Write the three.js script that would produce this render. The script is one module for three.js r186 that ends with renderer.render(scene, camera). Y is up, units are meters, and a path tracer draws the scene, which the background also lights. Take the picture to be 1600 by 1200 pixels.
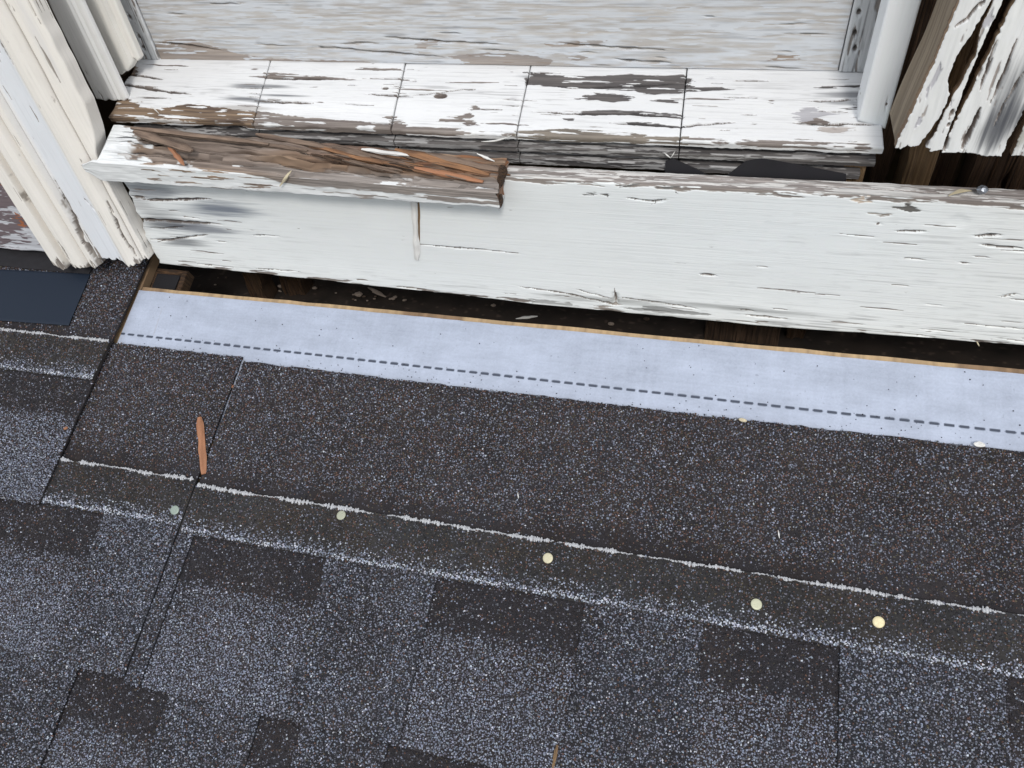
import * as THREE from 'three';
import { mergeGeometries } from 'three/addons/utils/BufferGeometryUtils.js';

// ------------------------------------------------------------------ camera, sky, sun, exposure
const scene = new THREE.Scene();
const camera = new THREE.PerspectiveCamera(53.13, 4 / 3, 0.02, 400);
const CAM = new THREE.Vector3(0, 0.5304, 0.5771);
const camR = new THREE.Vector3(0.96883421, -0.087249, -0.23183592);
const camU = new THREE.Vector3(-0.10929487, 0.68932557, -0.71615982);
const camF = new THREE.Vector3(-0.22229466, -0.71917861, -0.65830632);
camera.position.copy(CAM);
camera.quaternion.setFromRotationMatrix(new THREE.Matrix4().makeBasis(camR, camU, camF.clone().negate()));

const renderer = new THREE.WebGLRenderer({ antialias: true });
renderer.setSize(1024, 768);
renderer.toneMapping = THREE.LinearToneMapping;
renderer.toneMappingExposure = 1.22;
renderer.shadowMap.enabled = true;

{ // even overcast sky, a little brighter towards the zenith
  const w = 64, h = 32, d = new Float32Array(w * h * 4);
  for (let j = 0; j < h; j++) for (let i = 0; i < w; i++) {
    const el = ((j + 0.5) / h - 0.5) * Math.PI, s = Math.max(0, Math.sin(el)), o = (j * w + i) * 4;
    const L = el > 0 ? 0.68 * (1 + 0.55 * s) : 0.3;
    d[o] = L * 0.95; d[o + 1] = L * 1.0; d[o + 2] = L * 1.07; d[o + 3] = 1;
  }
  const sky = new THREE.DataTexture(d, w, h, THREE.RGBAFormat, THREE.FloatType);
  sky.mapping = THREE.EquirectangularReflectionMapping; sky.magFilter = THREE.LinearFilter; sky.minFilter = THREE.LinearFilter; sky.needsUpdate = true;
  scene.background = sky; scene.environment = sky;
}
const sun = new THREE.DirectionalLight(new THREE.Color().setRGB(1, 0.96, 0.90), 1.45);
sun.position.set(0.8, 3.3, 3.1); sun.target.position.set(-0.2, 0, 0);
sun.castShadow = true; sun.shadow.radius = 24; sun.shadow.mapSize.set(2048, 2048);
Object.assign(sun.shadow.camera, { left: -1.6, right: 1.6, top: 1.6, bottom: -1.6, near: 0.5, far: 12 });
scene.add(sun, sun.target);

// ------------------------------------------------------------------ helpers
let seed = 7;
const rnd = () => { seed = (seed * 1664525 + 1013904223) >>> 0; return seed / 4294967296; };
const rr = (a, b) => a + (b - a) * rnd();
const lerp = (a, b, t) => a + (b - a) * t;
const clamp = (x, a = 0, b = 1) => x < a ? a : x > b ? b : x;
const sst = (a, b, x) => { const t = clamp((x - a) / (b - a)); return t * t * (3 - 2 * t); };
const RT = new Float32Array(65536); { let q = 91; for (let i = 0; i < 65536; i++) { q = (Math.imul(q, 1103515245) + 12345) >>> 0; RT[i] = ((q >>> 8) & 0xffff) / 65536; } }
const hsh = (x, y, s) => RT[(Math.imul(x, 73) ^ Math.imul(y, 5879) ^ Math.imul(s, 20117) ^ ((x * y) & 1023) ^ Math.imul(x >> 4, 911)) & 65535];
function vn(x, y, s) {
  const ix = Math.floor(x), iy = Math.floor(y); let fx = x - ix, fy = y - iy;
  fx = fx * fx * (3 - 2 * fx); fy = fy * fy * (3 - 2 * fy);
  const a = hsh(ix, iy, s), b = hsh(ix + 1, iy, s), c = hsh(ix, iy + 1, s), d = hsh(ix + 1, iy + 1, s);
  return a + (b - a) * fx + (c - a + (a - b - c + d) * fx) * fy;
}
function fbm(x, y, s, o = 3) { let t = 0, k = 0.5, n = 0; for (let i = 0; i < o; i++) { t += k * vn(x, y, s + i); n += k; x *= 2.03; y *= 2.03; k *= 0.5; } return t / n; }

// pixel of the photograph -> direction -> point on a plane of the place
const V = (x, y, z) => new THREE.Vector3(x, y, z);
const rayDir = (px, py) => camR.clone().multiplyScalar((px - 800) / 1200).addScaledVector(camU, -(py - 600) / 1200).add(camF);
const onPlane = (px, py, o, n) => { const d = rayDir(px, py); return CAM.clone().addScaledVector(d, o.clone().sub(CAM).dot(n) / d.dot(n)); };
const atZ = (px, py, z) => onPlane(px, py, V(0, 0, z), V(0, 0, 1));
const atY = (px, py, y) => onPlane(px, py, V(0, y, 0), V(0, 1, 0));
// roof frame: q runs down the slope from the upper edge of the sheathing, n stands on the roof
const TH = 21 * Math.PI / 180, SN = Math.sin(TH), CS = Math.cos(TH);
const RN = V(0, CS, SN), RS = V(0, -SN, CS);
const roofP = (x, q, n) => V(x, -q * SN + n * CS, q * CS + n * SN);
const atRoof = (px, py, n = 0) => { const p = onPlane(px, py, RN.clone().multiplyScalar(n), RN); return [p.x, p.dot(RS)]; };

const taken = {};
function numbered(n) { const k = taken[n] = (taken[n] ?? -1) + 1; return k ? n + '_' + String(k).padStart(3, '0') : n; }
function tag(o, label, category, group, kind) { o.userData.label = label; o.userData.category = category; if (group) o.userData.group = group; if (kind) o.userData.kind = kind; return o; }
function thing(name, label, category, group) { const g = new THREE.Group(); g.name = numbered(name); scene.add(g); return tag(g, label, category, group); }
function mesh(name, geo, mat, parent) { const m = new THREE.Mesh(geo, mat); m.name = parent ? name : numbered(name); m.castShadow = m.receiveShadow = true; (parent || scene).add(m); return m; }

// texture from fn(u, v, out) : out = linear r, g, b, height(0..1)
const enc = new Uint8Array(4097); for (let i = 0; i <= 4096; i++) { const c = i / 4096; enc[i] = Math.round(255 * (c <= 0.0031308 ? 12.92 * c : 1.055 * Math.pow(c, 1 / 2.4) - 0.055)); }
function makeTex(w, h, fn) {
  const c = new Uint8Array(w * h * 4), b = new Uint8Array(w * h * 4), o = [0, 0, 0, 0.5];
  for (let j = 0; j < h; j++) for (let i = 0; i < w; i++) {
    fn((i + 0.5) / w, (j + 0.5) / h, o, i, j);
    const k = (j * w + i) * 4;
    for (let e = 0; e < 3; e++) c[k + e] = enc[Math.round(clamp(o[e]) * 4096)];
    b[k] = b[k + 1] = b[k + 2] = clamp(o[3]) * 255; c[k + 3] = b[k + 3] = 255;
  }
  const mk = (d, srgb) => { const t = new THREE.DataTexture(d, w, h); t.magFilter = THREE.LinearFilter; t.minFilter = THREE.LinearMipmapLinearFilter; t.generateMipmaps = true; t.wrapS = t.wrapT = THREE.MirroredRepeatWrapping; if (srgb) t.colorSpace = THREE.SRGBColorSpace; t.needsUpdate = true; return t; };
  return { map: mk(c, true), bumpMap: mk(b, false) };
}
const std = (tex, rough, bump = 0.0006, extra = {}) => new THREE.MeshStandardMaterial({ ...(tex || {}), roughness: rough, metalness: 0, bumpScale: bump, side: THREE.DoubleSide, ...extra });

function polySD(P, x, y, ky) { // signed distance to polygon, y stretched by ky
  let d = 1e9, ins = false;
  for (let i = 0, j = P.length - 1; i < P.length; j = i++) {
    const ax = P[i][0], ay = P[i][1] * ky, bx = P[j][0], by = P[j][1] * ky, yy = y * ky;
    const ex = bx - ax, ey = by - ay, t = clamp(((x - ax) * ex + (yy - ay) * ey) / (ex * ex + ey * ey + 1e-12));
    const qx = x - ax - ex * t, qy = yy - ay - ey * t; d = Math.min(d, qx * qx + qy * qy);
    if ((ay > yy) !== (by > yy) && x < (bx - ax) * (yy - ay) / (by - ay) + ax) ins = !ins;
  }
  return (ins ? -1 : 1) * Math.sqrt(d);
}

// A frame: a runs along the grain, b across it, n out of the face. Features are given in photo pixels that are cast on the face.
function frame(o, ax, bx, La, Lb) {
  const n = ax.clone().cross(bx).normalize(), flip = n.dot(V(0, 0.7, 0.7)) < 0; if (flip) n.negate();
  return { o, ax, bx, n, La, Lb, flip,
    ab(px, py) { const p = onPlane(px, py, o, n).sub(o); return [p.dot(ax), p.dot(bx)]; },
    at(a, b, h = 0) { return o.clone().addScaledVector(ax, a).addScaledVector(bx, b).addScaledVector(n, h); } };
}
const PAINT = [0.74, 0.74, 0.735], GREYWOOD = [[0.27, 0.235, 0.21], [0.13, 0.105, 0.095]];
// Weathered painted timber: returns textures and a depth lookup for the cracks that the mesh carries
function timber(F, w, h, { paint = PAINT, wood = GREYWOOD, bare = [], cracks = [], stainsAndShade = [], holes = [], flake = () => 0, fs = [1, 1], soft = 0.03, lift = 0.0006, streak = () => 0.15, fine = 1, s = 1, tint, over, slivers = 0, near = () => 1 }) {
  const B = bare.map(q => ({ p: (q.px || q).map(e => F.ab(e[0], e[1])), c: q.c, k: q.k ?? 1 })).map(q => ({ ...q, x0: Math.min(...q.p.map(e => e[0])) - 0.008, x1: Math.max(...q.p.map(e => e[0])) + 0.008, y0: Math.min(...q.p.map(e => e[1])) - 0.003, y1: Math.max(...q.p.map(e => e[1])) + 0.003 }));
  const K = cracks.map(q => ({ p: q.px.map(e => F.ab(e[0], e[1])), w: (q.w ?? 0.0008) * 1.15, d: (q.d ?? 0.003) * 1.8 }));
  for (const k of K) { k.x0 = Math.min(...k.p.map(e => e[0])) - 0.004; k.x1 = Math.max(...k.p.map(e => e[0])) + 0.004; k.y0 = Math.min(...k.p.map(e => e[1])) - 0.004; k.y1 = Math.max(...k.p.map(e => e[1])) + 0.004; }
  const H = holes.map(q => ({ c: F.ab(q.px[0], q.px[1]), r: q.r ?? 0.0012, d: q.d ?? 0.004, rx: q.rx ?? 1 }));
  const S = stainsAndShade.map(q => ({ c: F.ab(q.px[0], q.px[1]), a: q.a, b: q.b, k: q.k ?? 0.7, col: q.c || [0.075, 0.078, 0.09] }));
  const SL = []; { let q = s * 7919 + 13; const rd = () => { q = (Math.imul(q, 1664525) + 1013904223) >>> 0; return q / 4294967296; }; for (let i = 0, g = 0; i < slivers && g < slivers * 40; g++) { const a = rd() * F.La, b = rd() * F.Lb; if (rd() > near(a, b)) continue; i++; const z = rd() * rd(); SL.push({ a, b, l: 0.004 + 0.026 * z + 0.004 * rd(), w: 0.0003 + 0.0013 * z * rd() + 0.0002 * rd(), k: (rd() - 0.5) * 0.06, d: rd() < 0.55 ? 0.0015 + 0.0025 * rd() : 0 }); } }
  const depth = new Float32Array(w * h), col = [0, 0, 0];
  const tex = makeTex(w, h, (u, v, out, i, j) => {
    const a = u * F.La, b = v * F.Lb;
    const n1 = vn(a * 55, b * 420, s), n2 = vn(a * 160, b * 900, s + 3), n3 = vn(a * 14, b * 120, s + 5);
    const n4 = vn(a * 420, b * 1500, s + 4), aw = a + (n1 - 0.5) * 0.015 + (n2 - 0.5) * 0.007 + (n4 - 0.5) * 0.003, bw = b + (n3 - 0.5) * 0.0030 + (n2 - 0.5) * 0.0013 + (n4 - 0.5) * 0.0006;
    const g1 = fbm(a * 9, b * 260, s + 9, 3), g2 = vn(a * 45, b * 1300, s + 12), gl = vn(a * 4, b * 40, s + 15);
    let m = 0, bc = null;
    for (const q of B) { if (aw < q.x0 || aw > q.x1 || bw < q.y0 || bw > q.y1) continue; const t = q.k * sst(0.0006, -0.0006, polySD(q.p, aw, bw, 1.6)); if (t > m) { m = t; bc = q.c; } }
    let sd = 0; for (const q of SL) { const x = (a - q.a) / q.l; if (x < -1 || x > 1) continue; const y = Math.abs(b - q.b - q.k * (a - q.a) - (n1 - 0.5) * 0.0012), ww = q.w * (1 - x * x) * (0.5 + n2); if (y < ww) { const e = sst(1, 0.6, y / ww); m = Math.max(m, e); sd = Math.max(sd, q.d * e * (1 - x * x)); } }
    const fl = flake(a, b); if (fl > 0) { const f = fbm(a * 34 * fs[0], b * 230 * fs[1], s + 20, 5); const t = sst(1 - fl - soft, 1 - fl + soft, f + 0.12 * (n2 - 0.5)); if (t > m) m = t; }
    if (m > 0) m *= 1 - sst(0.655, 0.69, fbm(a * 38, b * 420, s + 24, 3));
    if (over) { const q = over(a, b); if (q) { m = 1; bc = q; } }
    // bare wood
    const t = clamp((g1 * 1.5 - 0.35 + 0.65 * (g2 - 0.5)) * (1 - 0.6 * sst(0.66, 0.8, vn(a * 7, b * 1500, s + 17)))), W0 = bc ? bc[0] : wood[0], W1 = bc ? bc[1] : wood[1];
    const wc0 = lerp(W1[0], W0[0], t), wc1 = lerp(W1[1], W0[1], t), wc2 = lerp(W1[2], W0[2], t);
    // paint, dirt in the grain, mildew and painted shade
    const mott = 0.95 + 0.07 * gl + 0.04 * (fbm(a * 30, b * 60, s + 30, 2) - 0.5);
    let st = streak(a, b); const dirt = st * sst(0.60, 0.86, vn(a * 26, b * 850, s + 33) * 0.75 + 0.25 * n1) + 0.5 * st * sst(0.7, 0.95, vn(a * 90, b * 700, s + 35));
    let p0 = paint[0] * mott * (1 - 0.62 * dirt), p1 = paint[1] * mott * (1 - 0.63 * dirt), p2 = paint[2] * mott * (1 - 0.63 * dirt);
    if (tint) { const c = tint(a, b); p0 *= c[0]; p1 *= c[1]; p2 *= c[2]; }
    for (const q of S) { const e = Math.exp(-(((a - q.c[0]) / q.a) ** 2) - (((b - q.c[1]) / q.b) ** 2)); if (e < 0.02) continue; const kk = q.k * sst(0.28, 1.12, e * 1.0 + 0.80 * (fbm(a * 16, b * 300, s + 40, 4) - 0.5) + 0.22 * (vn(a * 60, b * 1400, s + 44) - 0.5) + 0.10); p0 = lerp(p0, q.col[0], kk); p1 = lerp(p1, q.col[1], kk); p2 = lerp(p2, q.col[2], kk); }
    let hh = 0.72 - 0.32 * m + 0.10 * m * (g2 - 0.5) * fine + 0.14 * m * (g1 - 0.5) - 0.08 * dirt * fine + (1 - m) * (0.05 * (vn(a * 120, b * 400, s + 50) - 0.5) + 0.16 * (vn(a * 5, b * 1500, s + 51) - 0.5) + 0.10 * (vn(a * 30, b * 2600, s + 52) - 0.5));
    col[0] = lerp(p0, wc0, m); col[1] = lerp(p1, wc1, m); col[2] = lerp(p2, wc2, m);
    let dd = sd;
    for (const k of K) {
      if (a < k.x0 || a > k.x1 || b < k.y0 || b > k.y1) continue;
      const ay = b + (vn(a * 180, 3.3, s + 60) - 0.5) * 0.0012;
      for (let e = 0; e < k.p.length - 1; e++) {
        const [x0, y0] = k.p[e], [x1, y1] = k.p[e + 1], ex = x1 - x0, ey = y1 - y0, tt = clamp(((a - x0) * ex + (ay - y0) * ey) / (ex * ex + ey * ey));
        const gt = (e + tt) / (k.p.length - 1), taper = Math.min(1, 0.25 + 3 * Math.min(gt, 1 - gt)) * (0.6 + 0.8 * vn(a * 140, 1.1, s + 62)), wd = k.w * taper;
        const ds = Math.hypot(a - x0 - ex * tt, ay - y0 - ey * tt); if (ds < wd) dd = Math.max(dd, k.d * taper * Math.min(1, 1.4 * (1 - ds / wd)));
      }
    }
    for (const q of H) { const ds = Math.hypot((a - q.c[0]) / q.rx, b - q.c[1]); if (ds < q.r) dd = Math.max(dd, q.d * Math.min(1, 2 * (1 - ds / q.r))); }
    depth[j * w + i] = dd + lift * m;
    if (dd > 0.001) { col[0] = wc0; col[1] = wc1; col[2] = wc2; } // a split shows the bare wood
    out[0] = col[0]; out[1] = col[1]; out[2] = col[2]; out[3] = hh;
  });
  const D = (a, b) => { const x = clamp(a / F.La * w - 0.5, 0, w - 1.001), y = clamp(b / F.Lb * h - 0.5, 0, h - 1.001), i = x | 0, j = y | 0, fx = x - i, fy = y - j, k = j * w + i;
    return lerp(lerp(depth[k], depth[k + 1], fx), lerp(depth[k + w], depth[k + w + 1], fx), fy); };
  return { tex, D };
}
// Board on a frame: b0(a)..b1(a) are its long edges, a0(v)..a1(v) its ends, t its thickness, z(a,b) raises the face
function boardGeo(F, { a0 = () => 0, a1 = () => F.La, b0 = () => 0, b1 = () => F.Lb, t = 0.02, na = 60, nb = 30, r = 0.0012, z = () => 0, D = () => 0, sideB, ap = 1 }) {
  const smp = (n, len) => { const o = []; const e = [0, 0.25 * r, 0.7 * r, 1.4 * r].map(x => x / len); for (const x of e) o.push(x); for (let i = 1; i < n; i++) { const x = i / n; if (x > e[3] * 1.2 && x < 1 - e[3] * 1.2) o.push(x); } for (const x of e.slice().reverse()) o.push(1 - x); return o; };
  const A = smp(na, F.La).map(x => Math.pow(x, ap)), Bv = smp(nb, Math.max(0.004, b1(F.La / 2) - b0(F.La / 2))), nA = A.length, nB = Bv.length;
  const pos = [], uv = [], idx = [], edgeR = d => d >= r ? 0 : r - Math.sqrt(Math.max(0, r * r - (r - d) * (r - d)));
  const back = [];
  for (let i = 0; i < nA; i++) for (let j = 0; j < nB; j++) {
    const v = Bv[j], al = a0(v), ah = a1(v), a = lerp(al, ah, A[i]), bl = b0(a), bh = b1(a), b = lerp(bl, bh, v);
    const ed = Math.min(a - al, ah - a, b - bl, bh - b), h = z(a, b) - D(a, b) - edgeR(ed);
    const p = F.at(a, b, h); pos.push(p.x, p.y, p.z); uv.push(a / F.La, b / F.Lb);
    back.push([a, b]);
  }
  const face = (i0, i1, i2, i3) => { if (F.flip) idx.push(i0, i2, i1, i1, i2, i3); else idx.push(i0, i1, i2, i1, i3, i2); };
  for (let i = 0; i < nA - 1; i++) for (let j = 0; j < nB - 1; j++) face(i * nB + j, (i + 1) * nB + j, i * nB + j + 1, (i + 1) * nB + j + 1);
  const ring = []; for (let i = 0; i < nA; i++) ring.push([i, 0]); for (let j = 1; j < nB; j++) ring.push([nA - 1, j]); for (let i = nA - 2; i >= 0; i--) ring.push([i, nB - 1]); for (let j = nB - 2; j > 0; j--) ring.push([0, j]);
  const base = pos.length / 3, R = ring.length;
  for (const [i, j] of ring) { const k = i * nB + j, [a, b] = back[k]; const oa = i === 0 ? -t : i === nA - 1 ? t : 0, ob = j === 0 ? -t : j === nB - 1 ? t : 0;
    pos.push(pos[k * 3], pos[k * 3 + 1], pos[k * 3 + 2]); uv.push(a / F.La, (sideB ?? b) / F.Lb);
    const q = F.at(a, b, -t); pos.push(q.x, q.y, q.z); uv.push((a + oa) / F.La, (sideB ? sideB + t : b + ob) / F.Lb); }
  for (let k = 0; k < R; k++) { const x = base + 2 * k, y = base + 2 * ((k + 1) % R); if (F.flip) idx.push(x, y, x + 1, y, y + 1, x + 1); else idx.push(x, x + 1, y, y, x + 1, y + 1); }
  const bb = pos.length / 3;
  for (let i = 0; i < nA; i++) for (const j of [0, nB - 1]) { const [a, b] = back[i * nB + j], q = F.at(a, b, -t); pos.push(q.x, q.y, q.z); uv.push(a / F.La, b / F.Lb); }
  for (let i = 0; i < nA - 1; i++) { const k = bb + 2 * i; if (F.flip) idx.push(k, k + 2, k + 1, k + 2, k + 3, k + 1); else idx.push(k, k + 1, k + 2, k + 2, k + 1, k + 3); }
  const g = new THREE.BufferGeometry(); g.setAttribute('position', new THREE.Float32BufferAttribute(pos, 3)); g.setAttribute('uv', new THREE.Float32BufferAttribute(uv, 2)); g.setIndex(idx); g.computeVertexNormals(); return g;
}
const curve = (pts) => x => { if (x <= pts[0][0]) return pts[0][1]; for (let i = 1; i < pts.length; i++) if (x <= pts[i][0]) return lerp(pts[i - 1][1], pts[i][1], (x - pts[i - 1][0]) / (pts[i][0] - pts[i - 1][0])); return pts[pts.length - 1][1]; };
// rough bar from p to q: a splinter, sliver or curl
function shardGeo(p, q, w, h, sd, { sides = 6, n = 10, bend = 0, taper = 0.8, blunt = 0.25 } = {}) {
  const d = q.clone().sub(p), L = d.length(); d.normalize(); const up = Math.abs(d.y) > 0.9 ? V(0, 0, 1) : V(0, 1, 0); const sx = d.clone().cross(up).normalize(), sy = sx.clone().cross(d).normalize();
  const pos = [], uv = [], idx = [];
  for (let i = 0; i <= n; i++) { const t = i / n, k = lerp(blunt, 1, Math.min(1, Math.min(t, 1 - t) * 2 * (1 / taper))); const c = p.clone().addScaledVector(d, L * t).addScaledVector(sy, bend * 4 * t * (1 - t));
    for (let e = 0; e < sides; e++) { const an = e / sides * Math.PI * 2 + 0.4, j = 0.7 + 0.6 * vn(t * 7, e * 3.1, sd); const v = c.clone().addScaledVector(sx, Math.cos(an) * w * 0.5 * k * j).addScaledVector(sy, Math.sin(an) * h * 0.5 * k * j); pos.push(v.x, v.y, v.z); uv.push(L * t * 10 + sd * 0.13, e / sides * 0.3 + sd * 0.37); } }
  for (let i = 0; i < n; i++) for (let e = 0; e < sides; e++) { const f = (e + 1) % sides, a = i * sides + e, b = i * sides + f; idx.push(a, b, a + sides, b, b + sides, a + sides); }
  for (let e = 1; e < sides - 1; e++) { idx.push(0, e + 1, e); const o = n * sides; idx.push(o, o + e, o + e + 1); }
  const g = new THREE.BufferGeometry(); g.setAttribute('position', new THREE.Float32BufferAttribute(pos, 3)); g.setAttribute('uv', new THREE.Float32BufferAttribute(uv, 2)); g.setIndex(idx); const ng = g.toNonIndexed(); ng.computeVertexNormals(); return ng;
}
function lumpGeo(c, rx, ry, rz, sd) { const g = new THREE.IcosahedronGeometry(1, 1), p = g.attributes.position; for (let i = 0; i < p.count; i++) { const x = p.getX(i), y = p.getY(i), z = p.getZ(i), k = 0.72 + 0.5 * vn(x * 1.7 + 9, y * 1.7 + z * 2.3 + 5, sd); p.setXYZ(i, c.x + x * rx * k, c.y + y * ry * k, c.z + z * rz * k); } g.computeVertexNormals(); return g; }
function boxGeo(x0, x1, y0, y1, z0, z1) { const g = new THREE.BoxGeometry(x1 - x0, y1 - y0, z1 - z0); g.translate((x0 + x1) / 2, (y0 + y1) / 2, (z0 + z1) / 2); return g; }
const X = V(1, 0, 0), Y = V(0, 1, 0);

// ------------------------------------------------------------------ shared woods
function woodTex(w, h, c0, c1, s, fa = 6, fb = 50) { return makeTex(w, h, (u, v, o) => { const g = clamp(fbm(u * fa, v * fb, s, 4) * 1.6 - 0.3), k = vn(u * fa * 3, v * fb * 6, s + 7), t = clamp(g + 0.4 * (k - 0.5)), b = 0.75 + 0.5 * fbm(u * 5, v * 5, s + 11, 3); for (let e = 0; e < 3; e++) o[e] = lerp(c1[e], c0[e], t) * b; o[3] = t; }); }
const M = {
  rot: std(woodTex(512, 512, [0.16, 0.085, 0.042], [0.028, 0.017, 0.012], 71), 0.9, 0.002),
  rotDark: std(woodTex(256, 256, [0.11, 0.065, 0.04], [0.035, 0.022, 0.015], 72), 0.95, 0.002),
  tan: std(woodTex(256, 256, [0.30, 0.19, 0.095], [0.12, 0.065, 0.03], 73), 0.85, 0.001),
  orange: std(woodTex(256, 256, [0.30, 0.15, 0.07], [0.12, 0.06, 0.032], 74, 4, 20), 0.8, 0.001),
  brown: std(woodTex(256, 256, [0.24, 0.17, 0.125], [0.09, 0.06, 0.045], 75, 4, 20), 0.85, 0.001),
  splint: std(woodTex(256, 256, [0.36, 0.17, 0.09], [0.24, 0.10, 0.05], 76, 3, 12), 0.8, 0.0005),
  pale: std(woodTex(128, 128, [0.66, 0.58, 0.42], [0.5, 0.42, 0.27], 77, 3, 12), 0.8, 0.0004),
  flake: std(woodTex(128, 128, [0.74, 0.73, 0.71], [0.58, 0.56, 0.53], 78, 6, 6), 0.7, 0.0003),
  felt: std(makeTex(256, 256, (u, v, o) => { const k = 0.7 + 0.6 * fbm(u * 60, v * 60, 79, 3); o[0] = 0.013 * k; o[1] = 0.012 * k; o[2] = 0.015 * k; o[3] = k * 0.6; }), 0.95, 0.0006),
  stone: std(makeTex(128, 128, (u, v, o) => { const k = 0.5 + fbm(u * 12, v * 12, 80, 3); o[0] = 0.30 * k; o[1] = 0.24 * k; o[2] = 0.20 * k; o[3] = k * 0.5; }), 0.95, 0.0005),
};
// ------------------------------------------------------------------ wall behind everything
{
  const g = thing('wall_framing', 'dark rotten timber framing of the house wall in the gaps around the white boards', 'wall framing');
  mesh('sheathing', boxGeo(-1.7, 1.7, -0.6, 0.19, -0.22, -0.20), M.rotDark, g);
  mesh('sheathing', boxGeo(-1.7, -0.645, 0.19, 1.0, -0.16, -0.09), M.rotDark, g);
  mesh('sheathing', boxGeo(0.150, 1.7, 0.19, 1.0, -0.22, -0.14), M.rotDark, g);
  mesh('back_panel', boxGeo(-0.7, 0.2, 0.1, 1.0, -0.45, -0.43), M.rotDark, g);
  mesh('ledger', boardGeo(frame(V(-1.7, -0.118, -0.004), X, V(0, 0, -1), 3.4, 0.19), { t: 0.12, na: 500, nb: 40, z: (a, b) => 0.010 * (fbm(a * 40, b * 60, 86, 4) - 0.5) }), std(makeTex(1024, 128, (u, v, o) => { const k = 0.35 + 1.1 * fbm(u * 160, v * 9, 87, 4), c = vn(u * 700, v * 40, 88) > 0.86 ? 2.6 : 1; o[0] = 0.026 * k * c; o[1] = 0.018 * k * c; o[2] = 0.014 * k * c; o[3] = k * 0.6; }), 0.95, 0.003), g);  // wood colour taken near black, painting in the shade of the gap
  // studs seen through the gap on the right, and the plank end under the apron
  const st = [[0.140, 0.156, -0.098, 0.03, 0.8, M.rot], [0.162, 0.186, -0.075, 0.10, 0.8, M.tan], [0.191, 0.212, -0.10, 0.06, 0.8, M.rot], [0.216, 0.245, -0.082, 0.04, 0.8, M.rot], [0.250, 0.29, -0.092, 0.05, 0.8, M.rot], [0.30, 0.36, -0.085, 0.05, 0.8, M.rot],
    [0.012, 0.098, -0.125, -0.13, 0.12, M.rotDark], [0.105, 0.128, -0.14, -0.13, 0.12, M.rot], [-0.585, -0.565, -0.11, -0.13, 0.12, M.rot], [-0.55, -0.52, -0.135, -0.13, 0.1, M.rot]];
  for (const [x0, x1, z, y0, y1, m] of st) {
    const F = frame(V(x0, y0, z), Y, X, y1 - y0, x1 - x0), e = x0 * 31 + 9;
    mesh('stud', boardGeo(F, { t: 0.03, na: 60, nb: 16, r: 0.002, z: (a, b) => 0.016 * (fbm(a * 22 + e, b * 240, 81, 4) - 0.5), b0: a => 0.003 * (vn(a * 70, e, 82) - 0.3), b1: a => F.Lb - 0.003 * (vn(a * 60, e + 4, 83) - 0.3), a0: v => 0.012 * vn(v * 6, e, 84) }), m, g);
  }
}
{ // small timbers in the gap at the left corner
  const p = atRoof(250, 437, -0.004);
  const g = thing('wood_block', 'rusty brown wood block end with a dark plate beside the casing foot', 'wood block');
  const F = frame(roofP(p[0] - 0.022, p[1] + 0.012, -0.016), X, RS.clone().negate(), 0.046, 0.032);
  mesh('block', boardGeo(F, { t: 0.012, na: 24, nb: 20, z: (a, b) => 0.003 * (fbm(a * 120, b * 300, 85, 3) - 0.5) + 0.003 * (Math.max(Math.abs(a - 0.023) / 0.023, Math.abs(b - 0.016) / 0.016) > 0.72 ? 1 : 0) }), M.rot, g);
  mesh('plate', boardGeo(frame(roofP(p[0] - 0.015, p[1] + 0.007, -0.0132), X, RS.clone().negate(), 0.031, 0.02), { t: 0.002, na: 8, nb: 8, r: 0.0006 }), M.felt, g);
}
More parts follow.
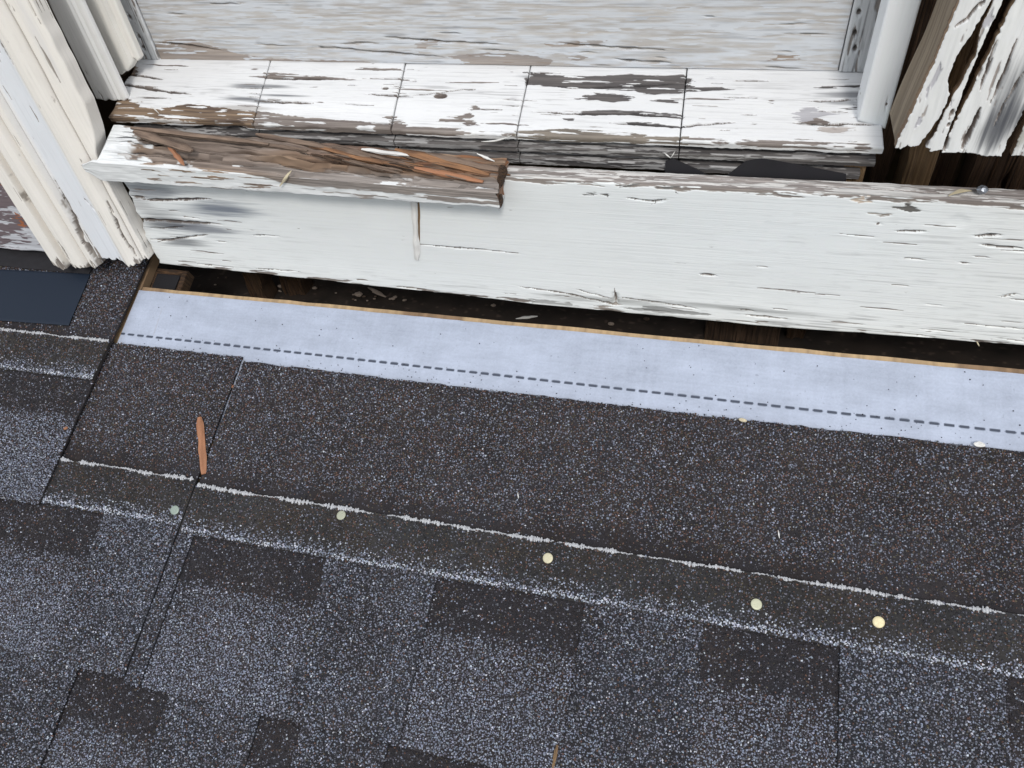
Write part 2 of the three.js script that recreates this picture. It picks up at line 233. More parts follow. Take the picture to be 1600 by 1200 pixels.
// ------------------------------------------------------------------ window sash
{
  const g = thing('sash_window', 'weathered grey-white window sash with flaking bottom rail above the sill', 'window sash');
  const Z = -0.118, F = frame(V(-0.5785, 0.2150, Z), X, Y, 0.674, 0.14);
  const bw = [[0.36, 0.29, 0.235], [0.21, 0.165, 0.135]];
  const T = timber(F, 2048, 416, { s: 101, slivers: 90, paint: [0.565, 0.585, 0.62], wood: [[0.51, 0.485, 0.46], [0.39, 0.36, 0.335]], fs: [1.3, 1.9], soft: 0.28, lift: 0,
    bare: [{ px: [[232, 78], [258, 62], [300, 60], [340, 76], [400, 88], [470, 94], [580, 98], [580, 106], [238, 106]], c: bw, k: 0.85 }, { px: [[712, 88], [760, 84], [812, 86], [860, 93], [850, 106], [718, 106]], c: bw, k: 0.8 }, { px: [[880, 88], [905, 85], [915, 92], [895, 96]], c: bw, k: 0.8 }, { px: [[1210, 88], [1240, 88], [1245, 94], [1210, 96]], c: bw }, { px: [[640, 66], [675, 66], [670, 74], [645, 75]], c: bw, k: .7 }, { px: [[850, 66], [930, 65], [940, 70], [870, 74]], c: bw, k: .7 }, { px: [[1325, 93], [1350, 93], [1350, 98], [1325, 99]], c: bw, k: .7 }],
    cracks: [{ px: [[490, 72], [580, 80], [700, 90]], w: 0.0008 }, { px: [[600, 58], [680, 64], [790, 70]], w: 0.0008 }, { px: [[880, 68], [960, 74], [1040, 79]], w: 0.0009 }, { px: [[960, 92], [1010, 97], [1050, 98]], w: 0.0007 }, { px: [[240, 66], [300, 71], [350, 80]], w: 0.0008 }],
    flake: (a, b) => 0.43 + 0.10 * (vn(a * 14, b * 40, 103) - 0.5) + 0.05 * vn(a * 50, b * 60, 104), streak: (a, b) => 0.35 + 0.35 * vn(a * 6, b * 30, 106) });
  mesh('bottom_rail', boardGeo(F, { t: 0.04, na: 220, nb: 160, D: T.D, z: (a, b) => 0.0005 * fbm(a * 20, b * 300, 105, 2) }), std(T.tex, 0.85, 0.0004), g);
  for (const [x0, x1, hs] of [[-0.612, -0.5795, [[202, 26], [217, 57], [223, 74]]], [0.0962, 0.128, [[1342, 19], [1336, 52], [1336, 76]]]]) {
    const Fs = frame(V(x0, 0.2150, Z + 0.0015), Y, X, 0.6, x1 - x0);
    const Ts = timber(Fs, 1024, 96, { s: 107 + (x0 > 0 ? 9 : 0), paint: [0.56, 0.57, 0.585], wood: [[0.3, 0.27, 0.25], [0.18, 0.16, 0.15]], holes: hs.map(px => ({ px, r: 0.0018, d: 0.006, rx: 1.4 })), flake: () => 0.32, streak: () => 0.75, cracks: [] });
    mesh('stile', boardGeo(Fs, { t: 0.04, na: 300, nb: 34, D: Ts.D }), std(Ts.tex, 0.85, 0.0007), g);
  }
  mesh('glass_pane', boxGeo(-0.5785, 0.0955, 0.3555, 0.80, -0.130, -0.126), new THREE.MeshPhysicalMaterial({ color: 0xffffff, roughness: 0.02, transmission: 1, thickness: 0, ior: 1.5 }), g);
}
// ------------------------------------------------------------------ sill
const TS = 16 * Math.PI / 180, SIL = { x0: -0.607, x1: 0.1325, y: 0.191, z: -0.035 };
const sillY = z => SIL.y + (SIL.z - z) * Math.tan(TS);
{
  const g = thing('window_sill', 'sloping white sill cut into five pieces with paint peeling to grey wood', 'window sill');
  const bx = V(0, Math.sin(TS), -Math.cos(TS)), F = frame(V(SIL.x0, SIL.y, SIL.z), X, bx, SIL.x1 - SIL.x0, 0.0895);
  const br = [[0.33, 0.23, 0.145], [0.07, 0.045, 0.034]], dk = [[0.135, 0.12, 0.115], [0.065, 0.058, 0.058]], li = [[0.44, 0.43, 0.45], [0.34, 0.33, 0.35]];
  const T = timber(F, 2048, 256, { s: 121, slivers: 70, near: (a, b) => { let e = 0.06; for (const x of [0.0, 0.167, 0.305, 0.43, 0.605, 0.72]) e = Math.max(e, Math.exp(-(((a - x) / 0.035) ** 2))); return e; }, paint: [0.70, 0.70, 0.705],
    bare: [{ px: [[172, 155], [184, 156], [188, 165], [176, 166]], c: [[0.7, 0.69, 0.67], [0.55, 0.53, 0.5]] }, { px: [[205, 181], [270, 187], [345, 191], [400, 195], [400, 203], [205, 190]], c: [[0.66, 0.65, 0.63], [0.4, 0.36, 0.33]] }, { px: [[156, 152], [180, 149], [212, 158], [216, 166], [250, 172], [270, 163], [300, 162], [345, 168], [402, 175], [402, 198], [156, 186]], c: br }, { px: [[180, 131], [190, 104], [212, 97], [206, 116], [196, 130]], c: br, k: 0.9 },
      [[416, 113], [480, 118], [520, 121], [562, 125], [520, 125], [430, 124], [416, 122]], [[555, 106], [632, 108], [632, 111], [556, 110]],
      [[398, 172], [480, 183], [540, 188], [612, 194], [612, 212], [398, 200]],
      { px: [[712, 178], [730, 174], [738, 180], [731, 185], [742, 190], [738, 195], [715, 191], [688, 188], [690, 183]], c: GREYWOOD }, [[728, 167], [748, 165], [746, 169], [728, 170]], [[610, 178], [625, 184], [620, 190], [645, 199], [645, 212], [606, 212]], [[640, 197], [715, 199], [720, 215], [640, 212]],
      { px: [[826, 112], [860, 116], [900, 117], [960, 116], [990, 114], [1020, 117], [1073, 115], [1071, 146], [1000, 146], [985, 142], [940, 140], [895, 136], [850, 135], [845, 132], [824, 132]], c: dk },
      { px: [[905, 154], [930, 144], [985, 148], [990, 157], [955, 159], [925, 156]], c: dk }, { px: [[1010, 157], [1045, 152], [1068, 153], [1067, 161]], c: dk }, { px: [[895, 177], [935, 172], [1005, 173], [1065, 179], [1064, 185], [1020, 182], [990, 179], [935, 179]], c: dk }, { px: [[985, 190], [1000, 189], [1062, 195], [1061, 198], [1010, 194]], c: dk }, { px: [[885, 184], [898, 184], [898, 187], [886, 187]], c: dk },
      { px: [[804, 203], [890, 201], [960, 205], [1000, 208], [1006, 213], [1062, 213], [1062, 230], [804, 222]], c: [[0.26, 0.22, 0.18], [0.13, 0.11, 0.09]] },
      { px: [[1072, 137], [1130, 136], [1141, 140], [1100, 143], [1072, 144]], c: dk }, { px: [[1270, 133], [1350, 132], [1350, 136], [1272, 137]], c: dk },
      { px: [[1235, 170], [1280, 166], [1310, 178], [1285, 185], [1250, 189], [1236, 180]], c: li }, { px: [[1245, 188], [1280, 182], [1286, 185], [1282, 191], [1250, 191]], c: GREYWOOD }, { px: [[1280, 171], [1300, 171], [1300, 174], [1282, 174]], c: dk }, { px: [[1312, 167], [1345, 165], [1345, 171], [1315, 172]], c: dk }, { px: [[1285, 198], [1325, 200], [1326, 208], [1284, 208]], c: [[0.5, 0.45, 0.42], [0.4, 0.36, 0.34]] }, { px: [[1100, 121], [1125, 120], [1122, 123], [1100, 124]], c: li }],
    cracks: [{ px: [[178, 131], [205, 134], [255, 143], [300, 148]], w: 0.0016, d: 0.004 }, { px: [[192, 116], [225, 120], [255, 125]], w: 0.0011 }, { px: [[570, 147], [600, 149], [645, 151]], w: 0.0011 }, { px: [[398, 158], [440, 160], [490, 162]], w: 0.0012 }, { px: [[415, 123], [440, 123], [520, 123]], w: 0.0011 }, { px: [[645, 148], [680, 145], [725, 139], [750, 139]], w: 0.0009 }, { px: [[830, 174], [900, 177], [990, 177], [1063, 183]], w: 0.0013 }, { px: [[950, 191], [1000, 193], [1060, 197]], w: 0.0010 }, { px: [[1060, 198], [1090, 194], [1150, 191]], w: 0.0011 }, { px: [[1262, 158], [1300, 157], [1350, 154]], w: 0.0010 }, { px: [[1238, 191], [1300, 193], [1382, 194]], w: 0.0010 }, { px: [[848, 133], [900, 137], [1000, 133], [1070, 129]], w: 0.0009 }],
    holes: [{ px: [688, 149], r: 0.0038, d: 0.006, rx: 1.9 }, { px: [602, 138], r: 0.0022, d: 0.005, rx: 1.6 }],
    stainsAndShade: [{ px: [430, 121], a: 0.03, b: 0.0022, k: 0.95 }, { px: [440, 150], a: 0.035, b: 0.002, k: 0.8 }, { px: [385, 135], a: 0.02, b: 0.003, k: 0.7 }, { px: [380, 155], a: 0.025, b: 0.003, k: 0.8 }, { px: [620, 150], a: 0.02, b: 0.0018, k: 0.8 }, { px: [835, 120], a: 0.02, b: 0.003, k: 0.6 }, { px: [1320, 160], a: 0.02, b: 0.004, k: 0.6 }, { px: [1335, 148], a: 0.03, b: 0.006, k: 0.75 }, { px: [425, 136], a: 0.03, b: 0.0035, k: 0.8 }, { px: [415, 160], a: 0.02, b: 0.003, k: 0.7 }, { px: [200, 112], a: 0.016, b: 0.012, k: 0.6, c: [0.16, 0.13, 0.11] }, { px: [380, 170], a: 0.03, b: 0.006, k: 0.6, c: [0.3, 0.27, 0.24] }],  // grey marks by the right stop are its painted shade, the others stains
    flake: (a, b) => b < 0.004 ? 0.46 : 0.17, streak: (a, b) => 0.18 + 0.3 * sst(0.55, 0.8, vn(a * 9, b * 50, 122)) });
  const mt = std(T.tex, 0.7, 0.0009);
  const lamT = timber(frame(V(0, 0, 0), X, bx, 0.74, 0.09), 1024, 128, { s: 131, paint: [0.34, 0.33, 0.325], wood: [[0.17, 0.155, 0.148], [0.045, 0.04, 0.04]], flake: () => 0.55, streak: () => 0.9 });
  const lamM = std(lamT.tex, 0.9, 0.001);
  const cut = [[[212, 101], [160, 183]], [[418, 104], [396, 190]], [[630, 106], [609, 203]], [[827, 108], [806, 210]], [[1073, 110], [1062, 220]], [[1352, 106], [1384, 228]]].map(([t, b]) => [F.ab(b[0], b[1])[0], F.ab(t[0], t[1])[0]]);
  cut[0] = [0, -0.002]; cut[5] = [F.La, F.La - 0.004];
  for (let i = 0; i < 5; i++) {
    const l = cut[i], r = cut[i + 1], gp = 0.00045, rot = i === 0 ? 1 : 0, z0 = (vn(i * 3.7, 2, 133) - 0.5) * 0.0012;
    const seg = mesh('sill_segment', boardGeo(F, { a0: v => lerp(l[0], l[1], v) + gp + rot * 0.006 * vn(v * 7, 1, 134), a1: v => lerp(r[0], r[1], v) - gp, b0: a => (i ? 0.0018 : 0.0055) * (vn(a * 60, 5, 135) - (i ? 0.5 : 0.2)) + 0.0008 * (vn(a * 240, 5, 136) - .5), t: 0.0068, na: 130, nb: 150, r: 0.0016, D: T.D, z: (a, b) => z0 + 0.0012 * (fbm(a * 14, b * 60, 137, 2) - 0.5) }), mt, g);
    for (let k = 0; k < 2; k++) {
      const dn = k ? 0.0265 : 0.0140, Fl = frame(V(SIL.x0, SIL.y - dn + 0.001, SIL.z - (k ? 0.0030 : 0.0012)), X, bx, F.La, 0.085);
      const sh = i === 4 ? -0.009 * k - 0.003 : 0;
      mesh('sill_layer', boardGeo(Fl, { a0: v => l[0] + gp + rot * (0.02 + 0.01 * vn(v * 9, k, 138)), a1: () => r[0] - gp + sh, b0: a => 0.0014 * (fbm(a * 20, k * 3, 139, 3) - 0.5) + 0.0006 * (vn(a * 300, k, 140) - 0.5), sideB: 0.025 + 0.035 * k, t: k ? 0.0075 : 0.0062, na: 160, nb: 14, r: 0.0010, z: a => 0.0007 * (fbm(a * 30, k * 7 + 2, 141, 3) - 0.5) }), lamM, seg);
    }
  }
}
{ // scraps in the slot behind the apron
  const f1 = [[1040, 252], [1052, 248], [1075, 258], [1112, 276]], f2 = [[1128, 280], [1165, 252], [1190, 247], [1250, 258], [1322, 272], [1322, 286]];
  for (const [px, lab] of [[f1, 'small black felt paper scrap poking up behind the apron board'], [f2, 'long black felt paper flap in the slot behind the apron board']]) {
    const sh = new THREE.Shape(); const P = px.map(e => atZ(e[0], e[1], -0.0365)); sh.moveTo(P[0].x, 0.09); for (const p of P) sh.lineTo(p.x, p.y); sh.lineTo(P[P.length - 1].x, 0.09);
    const ge = new THREE.ExtrudeGeometry(sh, { depth: 0.0012, bevelEnabled: false, steps: 1 }); ge.translate(0, 0, -0.0372);
    tag(mesh('felt_paper_scrap', ge, M.felt), lab, 'felt paper');
  }
  const s = atZ(1336, 275, -0.045);
  tag(mesh('wood_shim', boardGeo(frame(V(s.x - 0.011, s.y - 0.03, -0.045), Y, X, 0.042, 0.018), { t: 0.02, na: 20, nb: 10, z: (a, b) => 0.002 * fbm(a * 60, b * 300, 142, 2) }), M.tan), 'small tan wood shim under the right end of the sill', 'wood shim');
}
// ------------------------------------------------------------------ stops and mouldings beside the sash
function stopBoard(name, label, x0, x1, z, y0, o = {}) {
  const F = frame(V(x0, y0, z), Y, X, 0.85 - y0, x1 - x0);
  const T = timber(F, 1024, 64, { s: o.s || 151, paint: o.paint || [0.73, 0.735, 0.74], flake: o.flake || (() => 0.12), streak: o.streak || (() => 0.12), cracks: o.cracks || [], bare: o.bare || [], holes: o.holes || [], stainsAndShade: o.stainsAndShade || [] });
  const g = mesh(name, boardGeo(F, { t: o.t || 0.03, na: 160, nb: o.nb || 36, r: 0.0018, D: T.D, z: (a, b) => (o.prof ? o.prof(b / F.Lb) : 0) + 0.0004 * (fbm(a * 30, b * 200, 153, 2) - 0.5), a0: o.a0 || (() => 0), b0: o.b0, b1: o.b1 }), std(T.tex, 0.65, 0.0006));
  return tag(g, label, 'window trim');
}
stopBoard('window_stop', 'clean white stop standing on the sill beside the dark vertical gap', 0.1116, 0.1343, -0.0600, 0.1930, { s: 155, paint: [0.77, 0.79, 0.81], a0: v => lerp(0.0068, 0.0004, v), flake: () => 0, streak: () => 0.03, holes: [{ px: [1385, 164], r: 0.0011, d: 0.003 }] });
{
  const a = atZ(72, 0, -0.055).x, b = atZ(121, 0, -0.055).x, c = atZ(131, 0, -0.082).x, d = atZ(173, 0, -0.082).x;
  stopBoard('window_moulding', 'white moulding with a grooved edge between the left casing and the sash', a - 0.004, b, -0.055, sillY(-0.055) + 0.0006, { s: 157, t: 0.009, paint: [0.76, 0.755, 0.745], prof: v => v < 0.14 ? -0.006 * (1 - v / 0.14) : v > 0.72 ? -0.002 - (v > 0.78 ? 0.0025 : 0) + 0.001 * Math.sin((v - 0.72) / 0.28 * Math.PI) : 0, a0: v => 0.004 * vn(v * 8, 2, 158), flake: () => 0.2 });
  stopBoard('window_moulding', 'cream inner moulding with a broken foot beside the sash stile', c, d, -0.082, sillY(-0.082) + 0.0006, { s: 159, t: 0.012, paint: [0.76, 0.735, 0.69], prof: v => v > 0.7 ? -0.004 : 0.001 * Math.sin(v * 4), a0: v => 0.004 + 0.02 * v + 0.006 * vn(v * 9, 2, 160) });
}
// ------------------------------------------------------------------ left casing
{
  const g = thing('window_casing', 'cream-white moulded casing with ragged foot, left of the sill', 'window casing');
  const y0 = 0.0215, F = frame(V(-0.7375, y0, 0), Y, X, 0.83, 0.155);
  const sx = x => x + lerp(0.003, -0.009, sst(-0.70, -0.66, x)), xb = x => sx(x) + 0.7375;
  const pr = curve([[-0.7375, 0.010], [-0.7355, 0.012], [-0.7202, 0.0118], [-0.7195, 0.008], [-0.7187, 0.0025], [-0.7150, 0.0025], [-0.7142, 0.0080], [-0.7080, 0.0122], [-0.7000, 0.0125], [-0.6935, 0.0100], [-0.6892, 0.0050], [-0.6880, 0.0022], [-0.6850, 0.0022], [-0.6840, 0.0068], [-0.6705, 0.0068], [-0.6695, 0.0045], [-0.6670, 0.0010], [-0.6640, 0.0], [-0.6380, -0.0005], [-0.6320, 0.0008], [-0.6290, 0.0030], [-0.6250, 0.0055], [-0.6180, 0.0064], [-0.6110, 0.0048], [-0.6075, 0.0015], [-0.606, 0.0], [-0.6045, -0.002], [-0.595, -0.0015], [-0.582, -0.0045]].map(([x, z]) => [xb(x), z]));
  const crm = x => { const k = sst(-0.680, -0.668, x) * sst(-0.637, -0.645, x); return [lerp(1.07, 0.955, k), lerp(1.025, 0.985, k), lerp(0.97, 1.05, k)]; };
  const arris = [-0.7195, -0.7120, -0.6885, -0.6840, -0.6690, -0.6640, -0.6290, -0.6075, -0.605].map(xb);
  const T = timber(F, 1024, 256, { s: 171, slivers: 24, near: (a, b) => a < 0.32 ? 1 : 0.1, wood: [[0.42, 0.38, 0.34], [0.2, 0.17, 0.15]], paint: [0.77, 0.765, 0.755], tint: (a, b) => crm(b - 0.7375), flake: (a, b) => { let e = 1; for (const x of arris) e = Math.min(e, Math.abs(b - x)); return 0.14 + 0.07 * sst(0.0016, 0.0004, e) + 0.30 * sst(0.03, 0.0, a + 0.02 * (vn(b * 300, 3, 172) - .5)); }, streak: (a, b) => 0.10,
    cracks: [{ px: [[85, 280], [110, 325], [135, 375], [160, 412]], w: 0.0013, d: 0.004 }, { px: [[172, 320], [195, 365], [215, 398]], w: 0.0010 }, { px: [[100, 365], [122, 403]], w: 0.0009 }, { px: [[130, 310], [150, 330]], w: 0.0006 }],
    stainsAndShade: [{ px: [55, 60], a: 0.05, b: 0.006, k: 0.25, c: [0.5, 0.5, 0.55] }] });  // grey-blue band on the edge strip is shade painted into the colour
  const mt = std(T.tex, 0.62, 0.0006), D = T.D, z = (a, b) => pr(b) + 0.0006 * (fbm(a * 16, b * 90, 173, 2) - 0.5);
  const rag = (v, k) => 0.0085 * vn(v * 5, k, 174) + 0.004 * vn(v * 17, k, 175);
  mesh('backband', boardGeo(F, { b0: a => 0.003, b1: a => xb(-0.6675), a0: v => rag(v, 1) - 0.002, t: 0.022, na: 280, ap: 1.5, nb: 140, D, z }), mt, g);
  mesh('face_board', boardGeo(F, { b0: a => xb(-0.6669), b1: a => xb(-0.6063) + 0.0006 * (vn(a * 30, 4, 176) - .5), a0: v => rag(v, 4) + 0.004, t: 0.022, na: 280, ap: 1.5, nb: 110, D, z }), mt, g);
  const edge = curve([[0, xb(-0.5985)], [0.10, xb(-0.6000)], [0.130, xb(-0.5995)], [0.142, xb(-0.5965)], [0.165, xb(-0.588)], [0.2, xb(-0.5815)], [0.3, xb(-0.580)], [0.83, xb(-0.580)]]);
  mesh('edge_strip', boardGeo(F, { b0: a => xb(-0.6054) + 0.0006 * (vn(a * 30, 4, 176) - .5), b1: a => edge(a) + 0.0018 * (vn(a * 80, 9, 177) - 0.5), a0: v => 0.012 + rag(v, 7), t: 0.02, na: 300, ap: 1.5, nb: 40, r: 0.0014, D, z }), mt, g);
}
{ // siding beyond the casings
  const F = frame(V(-1.65, 0.024, -0.012), X, Y, 0.912, 0.36);
  const T = timber(F, 1024, 768, { s: 181, paint: [0.15, 0.115, 0.125], wood: [[0.62, 0.63, 0.67], [0.4, 0.4, 0.43]], flake: (a, b) => 0.42 + 0.2 * sst(0.035, 0.02, b + 0.02 * (vn(a * 40, 1, 182) - 0.5)), streak: () => 0.5,
    bare: [{ px: [[22, 334], [25, 332], [38, 352], [36, 356], [30, 350]], c: [[0.36, 0.13, 0.05], [0.25, 0.08, 0.04]] }, { px: [[0, 262], [20, 295], [60, 350], [85, 395], [70, 385], [40, 330], [0, 285]], c: [[0.3, 0.13, 0.07], [0.12, 0.05, 0.04]], k: 0.8 }, { px: [[0, 390], [30, 392], [30, 404], [0, 402]], c: [[0.4, 0.13, 0.1], [0.3, 0.1, 0.08]] }] });
  const g = thing('siding_board', 'maroon siding board with peeling white paint beyond the left casing', 'siding');
  mesh('board', boardGeo(F, { t: 0.02, na: 90, nb: 60, b0: a => 0.004 * vn(a * 40, 1, 183), z: (a, b) => 0.001 * fbm(a * 40, b * 90, 184, 2), D: T.D }), std(T.tex, 0.85, 0.001), g);
  const g2 = g.clone(); g2.name = numbered('siding_board'); g2.position.set(1.962, 0.17, -0.006); tag(g2, 'maroon siding board with peeling white paint beyond the cracked right casing', 'siding'); scene.add(g2);
}
// ------------------------------------------------------------------ right casing, split into strips
{
  const g = thing('window_casing', 'badly cracked and peeling white casing split into strips above a dark hole', 'window casing');
  const y0 = 0.2040, F = frame(V(0.118, y0, 0), Y, X, 0.64, 0.34);
  const cv = px => curve(px.map(e => F.ab(e[0], e[1])).sort((p, q) => p[0] - q[0]));
  const seams = [
    [[1500, 0], [1487, 30], [1470, 75], [1455, 110], [1440, 140], [1418, 186], [1395, 240]],
    [[1552, 0], [1538, 25], [1527, 45], [1512, 82], [1497, 112], [1482, 160], [1458, 205], [1432, 240]],
    [[1577, 0], [1558, 38], [1541, 75], [1524, 112], [1508, 150], [1490, 190], [1470, 240]],
    [[1660, 0], [1640, 80], [1612, 150], [1600, 182], [1585, 215], [1574, 240]],
    [[1860, 0], [1800, 240]]].map(cv);
  const gap = [null, curve([[0, 0.0030], [0.018, 0.0034], [0.035, 0.0012], [0.05, 0.0022], [0.060, 0.0060], [0.078, 0.0075], [0.092, 0.003], [0.11, 0.0012], [0.64, 0.0012]]), curve([[0, 0.0004], [0.03, 0.0012], [0.05, 0.0028], [0.08, 0.0040], [0.64, 0.0044]]), curve([[0, 0.004], [0.02, 0.004], [0.05, 0.001], [0.64, 0.001]]), curve([[0, 0.001], [1, 0.001]])];
  const dk = [[0.16, 0.14, 0.14], [0.07, 0.06, 0.062]], lil = [[0.52, 0.51, 0.54], [0.45, 0.44, 0.47]], tan = [[0.35, 0.26, 0.18], [0.2, 0.14, 0.1]];
  const T = timber(F, 1024, 640, { s: 191, paint: [0.73, 0.73, 0.725], wood: [[0.5, 0.46, 0.43], [0.28, 0.24, 0.22]], over: (a, b) => b > 0.318 ? [[0.30, 0.20, 0.12], [0.09, 0.055, 0.035]] : null,
    bare: [{ px: [[1465, 105], [1472, 100], [1460, 130], [1448, 150], [1445, 145]], c: lil }, { px: [[1435, 178], [1442, 175], [1440, 190], [1432, 195]], c: lil }, { px: [[1545, 20], [1556, 0], [1548, 40], [1528, 45]], c: lil }, { px: [[1488, 150], [1492, 146], [1484, 165], [1480, 165]], c: lil }, { px: [[1498, 100], [1504, 98], [1496, 112], [1492, 110]], c: [[0.4, 0.18, 0.08], [0.25, 0.1, 0.05]] }],
    cracks: [{ px: [[1535, 0], [1512, 28], [1490, 42]], w: 0.0009 }, { px: [[1532, 168], [1518, 200], [1504, 232]], w: 0.0018, d: 0.006 }, { px: [[1455, 210], [1445, 232]], w: 0.0012 }, { px: [[1484, 215], [1475, 236]], w: 0.0008 }, { px: [[1540, 0], [1530, 10]], w: 0.001 }, { px: [[1560, 60], [1545, 95], [1530, 140]], w: 0.0006 }, { px: [[1590, 60], [1565, 120], [1545, 165]], w: 0.0007 }, { px: [[1600, 110], [1570, 160], [1550, 200]], w: 0.0007 }],
    holes: [{ px: [1487, 176], r: 0.0016, d: 0.003, rx: 2 }, { px: [1482, 195], r: 0.0013, d: 0.003, rx: 1.6 }],
    stainsAndShade: [{ px: [1555, 205], a: 0.020, b: 0.012, k: 0.85 }, { px: [1580, 180], a: 0.022, b: 0.012, k: 0.85 }, { px: [1590, 145], a: 0.03, b: 0.008, k: 0.6 }, { px: [1565, 150], a: 0.03, b: 0.006, k: 0.4 }, { px: [1590, 215], a: 0.008, b: 0.008, k: 0.6, c: [0.3, 0.28, 0.22] }],
    slivers: 120, fs: [1.3, 1.3], flake: (a, b) => 0.26 + 0.08 * (vn(a * 30, b * 60, 192) - 0.5), streak: (a, b) => 0.12 + 0.4 * sst(0.05, 0.12, b) });
  const mt = std(T.tex, 0.75, 0.0011);
  for (let i = 0; i < 4; i++) mesh('strip', boardGeo(F, { b0: a => seams[i](a) + (i ? gap[i](a) * 0.8 : 0.0012 * (fbm(a * 110, 2, 195, 3) - 0.5)) + 0.0007 * (fbm(a * 130, i, 193, 2) - 0.5) + 0.0013 * (fbm(a * 420, i, 188, 2) - 0.5), b1: a => seams[i + 1](a) - gap[i + 1](a) * 0.8 + 0.0007 * (fbm(a * 130, i + 20, 194, 2) - 0.5) + 0.0013 * (fbm(a * 420, i + 7, 189, 2) - 0.5), sideB: 0.325, a0: v => 0.0045 - 0.0015 * i + 0.005 * vn(v * 4, i, 196) + 0.001 * vn(v * 30, i, 197), t: 0.007, na: 520, ap: 2, nb: i > 2 ? 90 : 60, r: 0.0008, D: T.D, z: (a, b) => 0.0022 * (fbm(a * 26, b * 120, 198, 3) - 0.5) + [0.001, 0, 0.0006, 0][i] }), mt, g);
  mesh('core', boardGeo(frame(V(0.118, y0, -0.0075), Y, X, 0.64, 0.34), { b0: a => seams[0](a) + 0.0006, b1: a => seams[0](a) + 0.011, a0: v => 0.006 + 0.003 * vn(v * 6, 1, 199), t: 0.048, na: 120, nb: 8, r: 0.001 }), std(woodTex(1024, 256, [0.32, 0.26, 0.19], [0.17, 0.13, 0.09], 199, 4, 60), 0.85, 0.0008), g);
}
